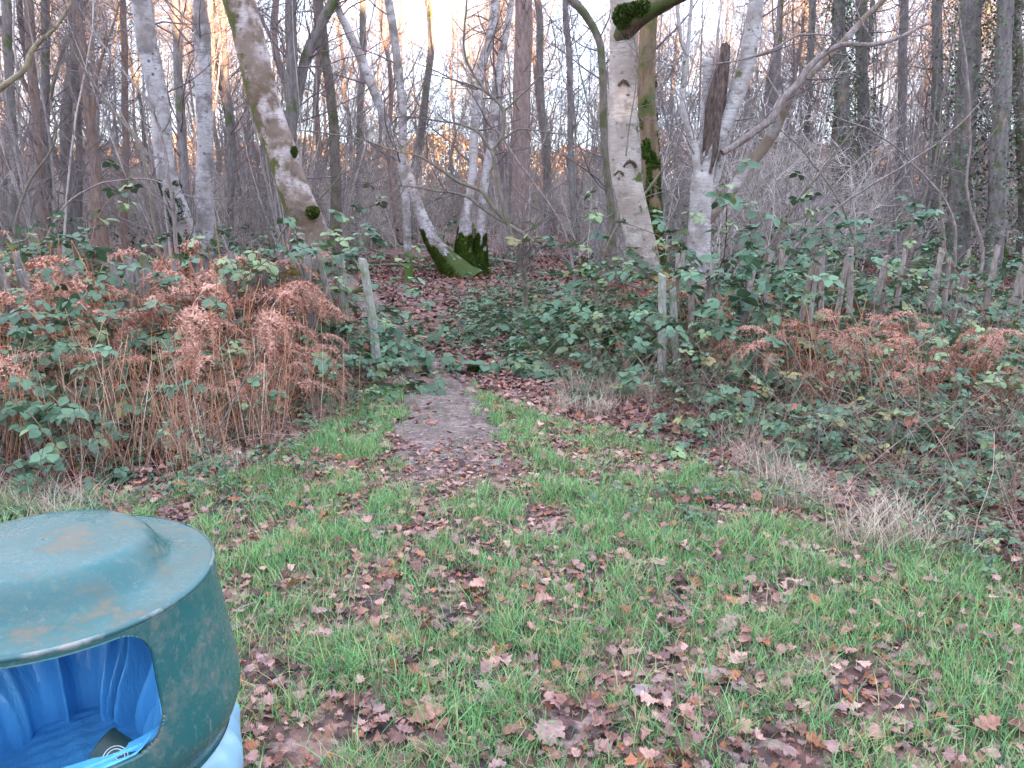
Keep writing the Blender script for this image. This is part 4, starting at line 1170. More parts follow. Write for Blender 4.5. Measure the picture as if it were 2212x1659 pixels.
# ------------------------------------------------------------------ leaf litter
def oak_leaf(seed, n=25):
    r = np.random.default_rng(seed)
    t = np.linspace(0, 1, n)
    env = np.sin(t ** 1.15 * math.pi) ** .75 * .31
    lob = 1 + .22 * np.sin(np.arange(n) * math.pi / 3. + r.uniform(-.8, .8)) if n > 10 else np.ones(n)
    wl = env * lob * r.uniform(.85, 1.15, n); wr = env * lob * r.uniform(.85, 1.15, n)
    wl[0] = wr[0] = .015; wl[-1] = wr[-1] = .03
    mid = np.stack([r.normal(0, .012, n), t, t * 0], -1)
    le = np.stack([-wl, t + .05 * lob, t * 0], -1); ri = np.stack([wr, t + .05 * lob, t * 0], -1)
    v = np.vstack([mid, le, ri]); i = np.arange(n - 1)
    q = np.vstack([np.stack([i, i + 1, n + i + 1, n + i], -1), np.stack([i + 1, i, 2 * n + i, 2 * n + i + 1], -1)])
    v[:, 1] -= .5
    return v, [q]
OAK = [oak_leaf(s) for s in range(6)]
OAKF = [oak_leaf(s, 6) for s in range(6)]
LCOL = np.array((1.36, 1.13, 1.0)) * np.array([(.29, .17, .14), (.22, .125, .105), (.34, .22, .19), (.40, .29, .26), (.15, .09, .085), (.27, .20, .20), (.31, .15, .09), (.09, .06, .06), (.31, .21, .195), (.24, .165, .16)])
def curl(tv, N, rng, amt=1.0):
    V = np.broadcast_to(tv, (N,) + tv.shape).copy()
    cx = rng.normal(.3, 1.0, (N, 1)) * amt; cy = rng.normal(.1, .7, (N, 1)) * amt; tw = rng.normal(0, .7, (N, 1)) * amt
    V[..., 2] += cx * V[..., 0] ** 2 + cy * V[..., 1] ** 2 + tw * V[..., 0] * V[..., 1] + rng.normal(0, .035, V.shape[:2]) * amt
    return V
def litter(name, label, x, y, size, rng, lift=.012, amt=1.0, bright=1.0, tilt=.22, OAK=OAK):
    mb = MB(); N = len(x); sel = rng.integers(0, 6, N)
    z = gz(x, y) + np.abs(rng.normal(0, lift, N)) + .008 + .03 * (rng.uniform(0, 1, N) < .25) * rng.uniform(0, 1, N) * (lift == .014)
    for s in range(6):
        k = sel == s; n = k.sum()
        if not n: continue
        col = LCOL[rng.integers(0, len(LCOL), n)] * rng.uniform(.7, 1.2, (n, 1)) * bright
        scatter(mb, curl(OAK[s][0], n, rng, amt), OAK[s][1], np.stack([x[k], y[k], z[k]], -1),
                rotm(rng.uniform(0, 6.3, n), rng.normal(0, tilt, n), rng.normal(0, tilt, n)), size[k], col)
    o = mb.build(name, M['litter']); return tag(o, label, 'leaf litter', kind='stuff')
rng = np.random.default_rng(41)
def rnd_area(n, y0, y1, wide=.78, pad=.5):
    y = np.sqrt(rng.uniform(y0 ** 2, y1 ** 2, n)); x = rng.uniform(-1, 1, n) * (wide * y + pad); return x, y
x, y = rnd_area(56000, 1.5, 7.8, 1.05, 1.0)
lawn = inpoly(x, y, LAWN); onp = inpoly(x, y, PATH)
cl = vnoise(x, y, .12, 12) * .75 + vnoise(x, y, .8, 13) * .25
keep = np.where(onp, (cl > .42) & (rng.uniform(0, 1, len(x)) < .10), np.where(lawn, cl + rng.uniform(-.55, .55, len(x)) > .50, True))
x, y = x[keep], y[keep]
litter('fallen_leaves', 'brown and pinkish oak leaves lying through the grass', x, y, rng.uniform(.024, .058, len(x)) + .045 * rng.uniform(0, 1, len(x)) ** 5, rng, .014)
x, y = rnd_area(16000, 1.4, 5.0, .8, .3)      # small fragments near the camera
lawn = inpoly(x, y, LAWN) ; x, y = x[lawn], y[lawn]
litter('leaf_fragments', 'small broken leaf scraps on the soil between grass blades', x, y, rng.uniform(.018, .045, len(x)), rng, .006)
x, y = rnd_area(30000, 7.0, 20, .88, .6)
keep = ~inpoly(x, y, PATH) | (rng.uniform(0, 1, len(x)) < .12)
x, y = x[keep], y[keep]
litter('forest_litter', 'rusty brown leaf carpet covering the woodland floor', x, y, rng.uniform(.07, .14, len(x)), rng, .015, 1.2, bright=.66, OAK=OAKF)

# single leaves that stand out
BIG = [(920, 1560, .125, (.36, .19, .13), 'large rust brown oak leaf at the bottom of the lawn, just left of centre'),
       (1190, 1590, .14, (.38, .24, .20), 'big pinkish oak leaf near the bottom edge of the lawn, at centre'),
       (1562, 1372, .10, (.40, .26, .21), 'pale pink oak leaf in the grass at lower right of centre'),
       (1425, 1237, .10, (.40, .25, .20), 'pale ragged leaf lying on grass right of centre'),
       (655, 1170, .13, (.40, .20, .13), 'orange brown lobed leaf on the grass by the bin hood'),
       (1540, 1470, .11, (.42, .29, .25), 'small pale leaf tilted among lower right grass'),
       (690, 1330, .10, (.33, .22, .19), 'dull leaf near the bin side'),
       (1050, 1530, .10, (.34, .22, .20), 'dusky leaf in thin grass below the centre'),
       (815, 1165, .10, (.36, .25, .24), 'rounded mauve leaf left of the lawn centre'),
       (390, 1062, .10, (.40, .16, .08), 'bright orange leaf at the foot of the left brambles'),
       (515, 1090, .10, (.42, .18, .09), 'upright orange leaf left of the path end'),
       (1400, 1500, .12, (.38, .27, .25), 'greyish pink leaf low right of centre')]
for (a, b, s, c, lab) in BIG:
    P = gnd(a * S22, b * S22); k = int(rng.integers(0, 6))
    mb = MB(); scatter(mb, curl(OAK[k][0], 1, rng, .9), OAK[k][1], np.zeros((1, 3)), rotm(rng.uniform(0, 6, 1), rng.normal(.15, .15, 1), rng.normal(0, .2, 1)), np.array([s]), np.array([c]))
    st = np.array([[0, -.5 * s, 0], [0, -.6 * s, .004], [.003, -.72 * s, .008]])
    o = mb.build('oak_leaf', M['litter']); o.location = (P[0], P[1], float(gz(P[0], P[1])) + .035)
    tag(o, lab, 'leaf', 'standout oak leaves on the lawn')

# ------------------------------------------------------------------ grass
def blades(mb, x, y, h, wd, rng, cols, lean=.45, zoff=0):
    N = len(x); a = rng.uniform(0, 6.283, N); b = a + rng.normal(0, .6, N) + 1.57
    L = rng.uniform(.2, 1.0, N) * lean
    z0 = gz(x, y) + zoff
    lv = np.array([0, .35, .7, 1.0])
    v = np.zeros((N, 7, 3))
    for k, t in enumerate(lv):
        hx = x + np.cos(a) * h * L * t ** 1.8; hy = y + np.sin(a) * h * L * t ** 1.8; hz = z0 + h * (t - .28 * L * t ** 2.4)
        if k < 3:
            ww = wd * (1, .9, .6)[k] / 2
            v[:, 2 * k] = np.stack([hx - np.cos(b) * ww, hy - np.sin(b) * ww, hz], -1)
            v[:, 2 * k + 1] = np.stack([hx + np.cos(b) * ww, hy + np.sin(b) * ww, hz], -1)
        else: v[:, 6] = np.stack([hx, hy, hz], -1)
    o = (np.arange(N) * 7)[:, None, None]
    q = (np.array([[0, 1, 3, 2], [2, 3, 5, 4]])[None] + o).reshape(-1, 4); tr = (np.array([[4, 5, 6]])[None] + o).reshape(-1, 3)
    mb.add(v.reshape(-1, 3), [q, tr], np.repeat(cols, 7, 0))
def gcol(rng, N):
    c = np.array((.21, .42, .15)) * rng.uniform(.6, 1.35, (N, 1)); c[:, 0] *= rng.uniform(.7, 1.5, N)
    k = rng.uniform(0, 1, N); c[k < .10] = np.array((.50, .43, .22)); c[k > .9] = np.array((.10, .19, .11))
    return c
rng = np.random.default_rng(55)
x, y = rnd_area(520000, 1.45, 7.2, .92, .4)
lawn = inpoly(x, y, LAWN); onp = inpoly(x + .35 * (vnoise(x, y, .13, 40) - .5), y + .35 * (vnoise(x, y, .17, 41) - .4), PATH) & (rng.uniform(0, 1, len(x)) > .02)
d1 = vnoise(x, y, .5, 30); d2 = vnoise(x, y, .11, 31); d3 = vnoise(x, y, 1.3, 32)
dn = d1 * .18 + d2 * .42 + d3 * .08 + vnoise(x, y, .2, 33) * .32
far_boost = np.clip((y - 4.0) * .05, 0, .08)
keep = lawn & ~onp & (dn + far_boost > .43 + .10 * rng.normal(0, 1, len(x)) * .6)
dnk = dn[keep]; x, y = x[keep], y[keep]
h = rng.uniform(.026, .082, len(x)) * (0.6 + 1.1 * np.clip((dnk - .4) * 2.5, 0, 1)) 
mb = MB(); blades(mb, x, y, h, rng.uniform(.002, .0042, len(x)), rng, gcol(rng, len(x)), 1.0)
# spiky tall clumps
nc = 1000
cx, cy = rnd_area(nc, 1.5, 6.0, .75, .2); k = inpoly(cx, cy, LAWN) & ~inpoly(cx, cy, PATH); cx, cy = cx[k], cy[k]
for a, b in zip(cx, cy):
    n = int(rng.integers(14, 40)); s = rng.uniform(.02, .06)
    xx = a + rng.normal(0, s, n); yy = b + rng.normal(0, s, n)
    blades(mb, xx, yy, rng.uniform(.05, .145, n), rng.uniform(.002, .0042, n), rng, gcol(rng, n), 1.1)
o = mb.build('grass', M['grass']); tag(o, 'short green grass thinly covering the clearing', 'grass', kind='stuff')
print('grass blades', len(x))

# dry grass tufts
TUFT = [(1255, 850, .26, 1.0), (1340, 850, .26, 1.2), (1390, 860, .22, .8), (1215, 880, .18, .7), (1290, 890, .2, .8), (1690, 1060, .24, .9), (1740, 1100, .22, .9), (1930, 1150, .24, 1.0), (1880, 1190, .22, .9), (60, 1090, .2, 1.3), (130, 1110, .16, 1.2), (440, 960, .2, .9), (860, 835, .12, 1.0), (1640, 1010, .2, .9), (500, 1010, .16, .8), (2020, 1200, .2, .8), (1590, 960, .2, .8)]
TW = ['left of the standing stakes', 'below the big cream birch', 'right of the first straw tuft', 'at the upper grass edge by the path', 'in front of the straw row', 'at the right bank foot', 'just right of the bank foot tuft', 'at the lower right bank', 'fanning over leaves lower right', 'behind the bin hood', 'beside the bin hood back', 'under the bracken stalks', 'at the end post foot', 'on the upper right bank foot', 'below the left brambles', 'near the right edge', 'on the middle right bank']
for (a, b, hh, s), wv in zip(TUFT, TW):
    P = gnd(a * S22, b * S22); n = int(230 * s)
    mb = MB(); xx = P[0] + rng.normal(0, .10 * s, n); yy = P[1] + rng.normal(0, .07 * s, n)
    blades(mb, xx, yy, rng.uniform(.4, 1.15, n) * hh, rng.uniform(.0022, .0042, n), rng, np.array((.60, .50, .37)) * rng.uniform(.55, 1.2, (n, 1)), 1.3)
    o = mb.build('dry_grass_tuft', M['grass'], None, (P[0], P[1], 0)); tag(o, f'straw coloured dry grass tuft {wv}', 'grass tuft', 'straw coloured grass tufts')

# ------------------------------------------------------------------ sticks, stalks, mossy log
rng = np.random.default_rng(61)
def stick(name, label, pts, material, cat='stick', K=7, rough=.08, n=24, Y=None):
    """pts: (x, y, width, height above ground) in 2212 px, standing on the ground below that pixel unless Y is given"""
    out = []
    for (a, b, wd, z) in pts:
        P = gnd(a * S22, b * S22, z) if Y is None else at(a * S22, b * S22, Y)
        out.append((*P, wd * S22 / F_PX * ((P - CAM) @ FW) / 2))
    p = resample(np.array(out), n); mb = MB()
    tubes(mb, p[None, :, :3], p[None, :, 3], K, rough=rough, rng=rng, cap=True)
    o = mb.build(name, material, None, tuple(p[0, :3])); return tag(o, label, cat)
stick('fallen_branch', 'crooked grey fallen branch below the left brambles', [(55, 900, 8, .25), (57, 950, 9, .16), (65, 985, 10, .10), (89, 1011, 11, .06), (123, 1050, 11, .04), (182, 1079, 8, .02)], bb, 'branch')
stick('stick', 'thin pale stick lying in grass left of the lawn centre', [(770, 1112, 4, .02), (810, 1111, 5, .03), (852, 1113, 4, .03)], wood)
stick('stick', 'white lichen covered stick at the right of the lawn', [(1683, 1172, 6, .03), (1700, 1150, 6, .05), (1718, 1124, 5, .08)], M['bark_pale'])
stick('stick', 'short brown stick beside the bin', [(496, 1330, 5, .02), (520, 1314, 6, .03), (556, 1300, 4, .03)], wood2)
stick('stick', 'straight pale stalk leaning in front of the left bracken', [(420, 1005, 4, .0), (470, 930, 4, .22), (567, 745, 3, .72)], wood, 'stalk')
stick('stick', 'brown fallen stick in the centre brambles', [(1030, 555, 5, .1), (1080, 562, 6, .08), (1130, 570, 5, .08)], wood2)
stick('stick', 'dark stick across litter behind the centre brambles', [(775, 575, 5, .05), (850, 572, 6, .06), (960, 578, 5, .06)], hz)
stick('stem', 'bare reddish cane standing left of the right stakes', [(1398, 900, 3, .0), (1412, 820, 3, .2), (1432, 740, 2.5, .45)], wood, 'cane')
stick('hooked_branch', 'dark hooked dead branch standing among the right palings', [(2035, 640, 10, 0), (2052, 610, 10, 0), (2056, 575, 10, 0), (2040, 548, 9, 0), (2038, 500, 6, 0), (2030, 440, 4, 0), (2035, 380, 3, 0)], hz, 'branch', Y=7.9)
for (pts, lab) in (([(975, 805, 14, .04), (1010, 797, 24, .05), (1050, 793, 20, .05)], 'long low mossy log end beside the path'),):
    o = stick('mossy_log', lab, [(a_, b_, w_ * .6, z_ * .6) for a_, b_, w_, z_ in pts], M['bark_moss'], 'log', K=10, rough=.15)
    c = gnd(pts[1][0] * S22, pts[1][1] * S22, .035); n = 900
    mb = MB(); q = nrm(rng.normal(0, 1, (n, 3))) * np.array((.15, .04, .02))
    scatter(mb, np.array([[-.5, 0, 0], [.5, 0, 0], [0, 0, 1.4]]), [np.array([[0, 1, 2]])], q + c, rotm(rng.uniform(0, 6.3, n), rng.uniform(-1, 1, n), rng.uniform(-1, 1, n)), rng.uniform(.01, .022, n), np.array((.07, .105, .02)) * rng.uniform(.5, 1.6, (n, 1)))
    mb.build('moss', M['moss'], o, o.location)
# blue-grey hoop of pipe by the big birch
stick('hose', 'pale blue grey hose looping out beside the big birch foot', [(1322, 462, 3, 0), (1300, 480, 3.5, 0), (1287, 515, 4, 0), (1290, 560, 4, 0), (1310, 590, 4, 0), (1350, 612, 4, 0), (1385, 625, 4, 0)], mat('grey_hose', .5, .4)[0], 'hose', Y=8.0, rough=.0)
bpy.data.materials['grey_hose'].node_tree.nodes['Principled BSDF'].inputs['Base Color'].default_value = (.11, .12, .13, 1)

# slender wands: shoots in front of the wood at left and right
WAND = [([(380, 520), (366, 400), (350, 300), (320, 220), (250, 130), (200, 60)], 9.5, 10), ([(340, 520), (305, 330), (240, 240), (180, 150), (140, 60)], 10.5, 8), ([(420, 500), (380, 420), (300, 300), (230, 200)], 12, 7),
        ([(1960, 540), (1980, 480), (2010, 380), (2030, 250), (2060, 100)], 10, 7), ([(1700, 560), (1770, 480), (1850, 420), (1990, 330), (2050, 290)], 9.5, 7), ([(1660, 540), (1730, 430), (1790, 340), (1860, 260)], 11, 6),
        ([(2060, 540), (2050, 450), (1960, 340), (1880, 280), (1780, 240)], 10, 7), ([(1290, 600), (1330, 500), (1400, 410), (1460, 330), (1480, 260)], 10, 8), ([(1240, 590), (1210, 480), (1120, 350), (1060, 260)], 11, 7),
        ([(1850, 545), (1820, 440), (1740, 330), (1650, 250)], 12, 6), ([(2120, 540), (2090, 420), (2100, 300), (2090, 150), (2070, 0)], 11, 8), ([(600, 520), (640, 470), (690, 430), (720, 400)], 11, 6), ([(100, 520), (150, 440), (220, 400), (330, 390), (400, 420)], 9, 5), ([(30, 500), (60, 400), (120, 300), (110, 200), (140, 120)], 12, 7)]
for k, (pp, Y, wd) in enumerate(WAND):
    p = trace([(a, b, wd * (1 - .75 * i / len(pp))) for i, (a, b) in enumerate(pp)], Y, 30, (0, 0, 1.2), 1.0)
    t = tree('sapling', f'slender pale leaning sapling {where(p[10][0], p[10][1])}, {["curving left", "curving right"][int(pp[-1][0] > pp[0][0])]}', 'sapling', p[0], 'slender saplings at the wood edge')
    limb('trunk', t, p, hz if k % 2 else bb, rng, 6, .05, wig=.01)
    twigs_on(t, [p], rng, 16, .8, (.20, .16, .155), sub=4, t0=.15, rr=.4, rmin=.0026)

# ------------------------------------------------------------------ litter bin
BC = np.array([-.8055, 1.3084])
def bin_mats():
    m, nt, b = mat('green_bin_plastic', .28, .55); g = NT(nt)
    co = g.coord()
    ge = g.new('ShaderNodeNewGeometry'); sx = g.new('ShaderNodeSeparateXYZ'); g.link(ge.outputs['Normal'], sx.inputs[0])
    n1 = g.noise(co, 9, 6, .68); n2 = g.noise(co, 70, 4, .7); n3 = g.noise(co, 3, 4)
    base = g.mix(n3, (.010, .088, .086), (.018, .120, .116))
    sc = g.noise(g.coord((60, 60, 9)), 1.0, 3, .8)
    c = g.mix(g.ramp(n2, [(.55, 0.0), (.72, .45)]), base, (.16, .23, .20))
    c = g.mix(g.ramp(sc, [(.66, 0.0), (.74, .5)]), c, (.30, .33, .28))
    up = g.math('MULTIPLY', g.math('MAXIMUM', sx.outputs[2], 0.0), .05)
    dirt = g.math('ADD', g.math('ADD', n1, g.math('MULTIPLY', g.math('SUBTRACT', n2, .5), .35)), up)
    c = g.mix(g.ramp(dirt, [(.42, 0.0), (.57, .22)]), c, (.15, .15, .11))
    c = g.mix(g.ramp(dirt, [(.57, 0.0), (.67, .6)]), c, (.18, .13, .08))
    c = g.mix(g.ramp(g.noise(co, 30, 5, .7), [(.66, 0.0), (.70, .7)]), c, (.12, .06, .045))
    g.link(c, b.inputs['Base Color'])
    scr = g.noise(g.coord((5, 90, 90)), 1.2, 4, .8); scr2 = g.noise(g.coord((80, 6, 80)), 1.2, 4, .8)
    c = g.mix(g.ramp(g.math('MAXIMUM', scr, scr2), [(.70, 0.0), (.76, .35)]), c, (.30, .34, .30))
    c = g.mix(g.ramp(g.noise(co, 140, 3, .6), [(.62, 0.0), (.72, .3)]), c, (.10, .13, .10))
    g.link(c, b.inputs['Base Color'])
    g.link(g.ramp(dirt, [(.5, .27), (.64, .7)]), b.inputs['Roughness'])
    g.bump(g.math('ADD', n2, g.math('MULTIPLY', dirt, .6)), b, .12, .004)
    m2, nt2, b2 = mat('blue_liner_plastic', .22, .6); g = NT(nt2)
    n = g.noise(g.coord((3, 3, 1)), 5, 5, .6)
    g.link(g.mix(n, (.07, .38, .78), (.16, .55, .88)), b2.inputs['Base Color'])
    b2.inputs['Roughness'].default_value = .28
    g.bump(g.noise(g.coord((14, 14, 4)), 1.5, 5, .6), b2, .5, .02)
    return m, m2
mbin, mbag = bin_mats()
def lathe_grid(prof, th, fn=None):
    prof = np.array(prof, float)
    T, Z = np.meshgrid(th, np.arange(len(prof)))
    r = prof[Z, 0]; z = prof[Z, 1]
    if fn: r, z = fn(T, r, z, Z)
    v = np.stack([r * np.cos(T), r * np.sin(T), z], -1)
    n = len(th); closed = abs((th[-1] - th[0]) - 2 * math.pi) < 1e-6
    i = (np.arange(len(prof) - 1)[:, None] * n + np.arange(n - 1)[None]).ravel()
    return v.reshape(-1, 3), np.stack([i, i + 1, i + n + 1, i + n], -1)
def smooth_prof(prof, n):
    p = np.array([(a, 0, b) for a, b in prof]); q = resample(p, n); return q[:, [0, 2]]
BIN = empty('litter_bin', (BC[0], BC[1], 0), 'weathered green domed litter bin with a blue liner showing', 'bin')
# hood side: outer skin with the rounded opening cut out
OP_T0, OP_T1, OP_Z0, OP_Z1, OP_R = R_(-141), R_(-31), .690, .884, .055
zs = np.unique(np.concatenate([np.linspace(.575, .68, 12), np.linspace(.682, .890, 92), [.893]]))
th = np.linspace(R_(-270), R_(90), 781)
PR = [(.270, .560), (.276, .584), (.292, .616), (.299, .640), (.300, .664), (.296, .70), (.284, .784), (.274, .864), (.2715, .893)]
pz = np.array([a[1] for a in PR]); prr = np.array([a[0] for a in PR])
rz = lambda z: np.interp(z, pz, prr)
def hood_mesh(inset, flip):
    RR = .285
    hw = (OP_T1 - OP_T0) / 2 * RR; hh = (OP_Z1 - OP_Z0) / 2; tc_ = (OP_T0 + OP_T1) / 2; zc = (OP_Z0 + OP_Z1) / 2
    T, Z = np.meshgrid(th, zs)
    # snap grid points near the opening outline onto it
    X = (T - tc_) * RR; Y = Z - zc
    def sdf(X, Y):
        qx = np.abs(X) - hw + OP_R; qy = np.abs(Y) - hh + OP_R
        return np.hypot(np.maximum(qx, 0), np.maximum(qy, 0)) + np.minimum(np.maximum(qx, qy), 0) - OP_R
    for _ in range(4):
        d = sdf(X, Y); e = 1e-4
        gx = (sdf(X + e, Y) - d) / e; gy = (sdf(X, Y + e) - d) / e
        k = (np.abs(d) < .0019)
        X = np.where(k, X - d * gx, X); Y = np.where(k, Y - d * gy, Y)
    T2 = X / RR + tc_; Z2 = Y + zc
    r = rz(Z2) - inset
    v = np.stack([r * np.cos(T2), r * np.sin(T2), Z2], -1).reshape(-1, 3)
    d = sdf(X, Y); n = len(th); m = len(zs)
    i = (np.arange(m - 1)[:, None] * n + np.arange(n - 1)[None])
    c = (sdf((X[:-1, :-1] + X[1:, 1:]) / 2, (Y[:-1, :-1] + Y[1:, 1:]) / 2) > 0)
    i = i[c]
    q = np.stack([i, i + 1, i + n + 1, i + n], -1)
    return v, q if not flip else q[:, ::-1]
mb = MB()
v, q = hood_mesh(0, False); mb.add(v, q); v2, q2 = hood_mesh(.008, True); mb.add(v2, q2)
E_ = {}
for f in q:
    for a_, b_ in zip(f, np.roll(f, -1)):
        E_[(min(a_, b_), max(a_, b_))] = E_.get((min(a_, b_), max(a_, b_)), 0) + 1
be = [e for e, n_ in E_.items() if n_ == 1]
nv = len(v)
mb.f.append(np.array([(a_, b_, b_ + nv, a_ + nv) for a_, b_ in be])); mb.m.append(0)
mb.build('hood', mbin, BIN)
# lower edge lip, shoulder and dome
mb = MB(); th2 = np.linspace(0, 2 * math.pi, 121)
v, q = lathe_grid([(.268, .5755), (.2735, .5745), (.277, .5755), (.2775, .578)], th2); mb.add(v, q); mb.build('lip', mbin, BIN); mb = MB()
prof = smooth_prof([(.2717, .893), (.2715, .897), (.2690, .9005), (.262, .9020), (.245, .9030), (.215, .9055), (.200, .909), (.190, .918), (.180, .934), (.170, .948), (.155, .9585), (.135, .9625), (.09, .9655), (.04, .967), (.0015, .967)], 60)
v, q = lathe_grid(prof, th2); mb.add(v, q); mb.build('lid', mbin, BIN)
mb = MB()
rimp = smooth_prof([(.2712, .8905), (.2728, .8935), (.2735, .8965), (.2722, .8995), (.2690, .9010)], 12)
v, q = lathe_grid(rimp, th2); mb.add(v, q)
mr, ntr, br_ = mat('worn_rim', .35, .5); g = NT(ntr); g.link(g.mix(g.ramp(g.noise(g.coord(), 12, 6, .7), [(.5, 0.0), (.62, 1.0)]), (.03, .11, .11), (.26, .27, .24)), br_.inputs['Base Color'])
mb.build('rim', mr, BIN)
mb = MB(); v, q = lathe_grid(smooth_prof([(.235, .0), (.240, .02), (.250, .3), (.258, .448), (.266, .52), (.268, .575), (.262, .60)], 24), th2); mb.add(v, q)
mb.build('body', mbin, BIN)
# liner: hangs inside, folds, wraps over the lower lip of the opening
rng = np.random.default_rng(71)
tb = np.linspace(0, 2 * math.pi, 361)
ph = rng.uniform(0, 6.28, 8)
def folds(T, r, z, Z):
    def ridge(c, wd, amp, sl=0.): return amp * np.exp(-((np.mod(T - R_(c) - z * sl + math.pi, 2 * math.pi) - math.pi) / wd) ** 2)
    f = .012 * (1 + np.sin(6 * T + ph[0] + 1.2 * np.sin(3 * T))) + .004 * np.sin(15 * T + ph[1] + z * 5) + .002 * np.sin(37 * T + ph[2] - 9 * z)
    f = f + ridge(48, .06, .075, .3) + ridge(33, .07, .045, -.2) + ridge(70, .07, .055, .5) + ridge(90, .05, .040, -.4) + ridge(112, .08, .05, .3) + ridge(18, .05, .03, .2)
    a_ = np.clip((z - .36) / .2, 0.1, 1)
    front = ((T % (2 * math.pi)) > R_(213)) & ((T % (2 * math.pi)) < R_(335))
    ztop = np.where(front, .684, .878 + .005 * np.sin(7 * T))
    sag = np.where(front, 0, .07 * np.clip((.82 - z) / .22, 0, 1) * np.clip((z - .40) / .1, 0, 1) * (1 + .35 * np.sin(5 * T + 1)))
    return r - f * a_ * np.where(front, .25, 1.) - .004 - sag, np.minimum(z, ztop)
mb = MB()
v, q = lathe_grid(np.array([(.12, .33), (.18, .345), (.22, .37), (.240, .42), (.246, .48), (.248, .52), (.250, .56), (.255, .59), (.260, .62), (.264, .64), (.268, .66), (.270, .675), (.270, .69), (.266, .72), (.262, .76), (.259, .80), (.256, .84), (.254, .87), (.252, .885)]), tb, folds)
mb.add(v, q)
v, q = lathe_grid([(.0, .335), (.06, .332), (.12, .33)], tb, folds); mb.add(v, q)
mb.build('liner_bag', mbag, BIN)
# liner skirt turned out below the hood
mb = MB()
def skirt(T, r, z, Z): return r + .010 * np.sin(11 * T + ph[3]) * (Z > 0) + .006 * np.sin(23 * T + ph[4]) * (Z > 1), z + .012 * np.sin(5 * T + ph[5]) * (Z > 2)
m3, nt3, b3 = mat('pale_liner_edge', .3, .5); g = NT(nt3); g.link(g.mix(g.noise(g.coord((4, 4, 1)), 4, 3), (.16, .34, .48), (.30, .47, .58)), b3.inputs['Base Color'])
v, q = lathe_grid([(.262, .573), (.270, .572), (.283, .55), (.292, .52), (.292, .48), (.289, .44), (.286, .40)], np.linspace(R_(-27), R_(70), 100),
    lambda T, r, z, Z: (r + (.006 * np.sin(11 * T + 1) + .004 * np.sin(29 * T + z * 30)) * (Z > 1) - .028 * np.clip((R_(-18) - T) / R_(9), 0, 1) * (Z > 1), z + .010 * np.sin(7 * T) * (Z > 4)))
mb.add(v, q)
mb.build('liner_skirt', m3, BIN)
# thin blue strip of liner folded over the lower right lip
tt = np.linspace(R_(-140), R_(-36), 60)
zt = .6935 + np.clip((tt - R_(-44)) / R_(10), 0, 1) ** 2 * .03
wv = .003 * np.sin(tt * 22) + .002 * np.sin(tt * 51)
P0 = np.stack([(rz(zt) - .0085) * np.cos(tt), (rz(zt) - .0085) * np.sin(tt), zt - .006], -1)
k_ = np.clip((R_(-40) - tt) / R_(14), 0, 1); wv = wv * k_
P1 = np.stack([(rz(zt) - .010 - .003 * k_ + wv) * np.cos(tt), (rz(zt) - .013 + wv) * np.sin(tt), zt - .005 + .009 * k_ + wv * .6], -1)
P2 = np.stack([(rz(zt) - .034) * np.cos(tt), (rz(zt) - .034) * np.sin(tt), zt - .03], -1)
mb = MB()
v = np.concatenate([P0, P1, P2]); n = len(tt); i = np.arange(n - 1)
mb.add(v, [np.stack([i, i + 1, i + n + 1, i + n], -1), np.stack([i + n, i + n + 1, i + 2 * n + 1, i + 2 * n], -1)]); mb.build('liner_fold', mbag, BIN)

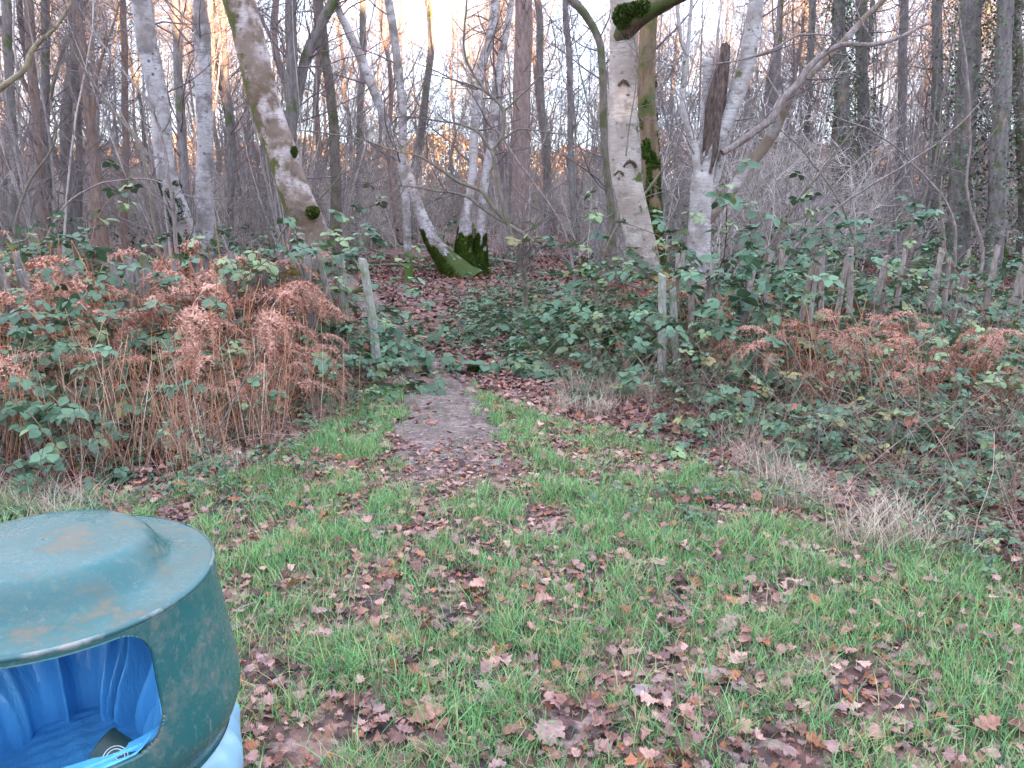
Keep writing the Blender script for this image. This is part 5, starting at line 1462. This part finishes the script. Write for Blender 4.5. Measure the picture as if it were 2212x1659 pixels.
# paper cup thrown in the bin, dark green with a round line emblem
from mathutils import Euler
CUP_ROT = Euler((R_(-32), R_(-62), R_(28)))
_l = CUP_ROT.to_matrix().transposed() @ Vector((.80, -1.25, 1.15))
CUP_T0 = math.atan2(_l.y, _l.x)
def cup():
    m, ntc, b = mat('dark_green_cup', .5, .4); b.inputs['Base Color'].default_value = (.022, .045, .038, 1)
    mw, _, bw = mat('cup_print', .6, .3); bw.inputs['Base Color'].default_value = (.55, .6, .55, 1)
    root = empty('paper_cup', (0, 0, 0), 'dark green paper cup with a round white emblem lying inside the bin', 'cup')
    th = np.linspace(0, 2 * math.pi, 49)
    mb = MB(); v, q = lathe_grid([(.0005, .004), (.027, .004), (.028, 0), (.029, .002), (.040, .098), (.0415, .100), (.042, .103), (.040, .104), (.038, .100), (.027, .008)], th); mb.add(v, q)
    mb.build('body', m, root)
    mb = MB(); rr_ = lambda z: .029 + .011 * z / .1 + .0006
    for R0, nn in ((.018, 40), (.0135, 36)):
        a = np.linspace(0, 2 * math.pi, nn)
        z = .068 + np.sin(a) * R0; T = CUP_T0 + np.cos(a) * R0 / .035
        mb2 = np.stack([rr_(z) * np.cos(T), rr_(z) * np.sin(T), z], -1); tubes(mb, mb2[None], np.full((1, nn), .0008), 4)
    for seg in ([(-.008, -.006), (-.004, .007), (0, -.002), (.004, .007), (.008, -.006)], [(-.006, .002), (.006, .002)], [(0, -.009), (0, .009)]):
        s_ = resample(np.array([(a, b_, 0) for a, b_ in seg], float), 10); z = .068 + s_[:, 1]; T = CUP_T0 + s_[:, 0] / .035
        tubes(mb, np.stack([rr_(z) * np.cos(T), rr_(z) * np.sin(T), z], -1)[None], np.full((1, 10), .0008), 4)
    mb.build('emblem', mw, root)
    return root
CUP = cup()
Pc = at(103, 795, 0)if False else None
from mathutils import Euler
CUP.rotation_euler = (R_(-32), R_(-62), R_(28))
_ax = np.array(Euler(CUP.rotation_euler).to_matrix() @ Vector((0, 0, 1)))
CUP.location = at(101, 754, 1.15) - _ax * .1
# crumpled blue bag bulge carrying the cup
mb = MB(); tz = np.linspace(0, 2 * math.pi, 61)
pr = smooth_prof([(.235, .42), (.22, .49), (.18, .52), (.12, .53), (.05, .53), (.001, .53)], 40)
v, q = lathe_grid(pr, tz, lambda T, r, z, Z: (r, z + .012 * np.sin(r * np.cos(T) * 17 + 1) * np.sin(r * np.sin(T) * 14 + .5) + .002 * np.sin(r * np.cos(T) * 90 + r * np.sin(T) * 60) + .0015 * np.sin(r * np.sin(T) * 150 - r * np.cos(T) * 80)))
mb.add(v, q); mb.build('liner_bulge', mbag, BIN)
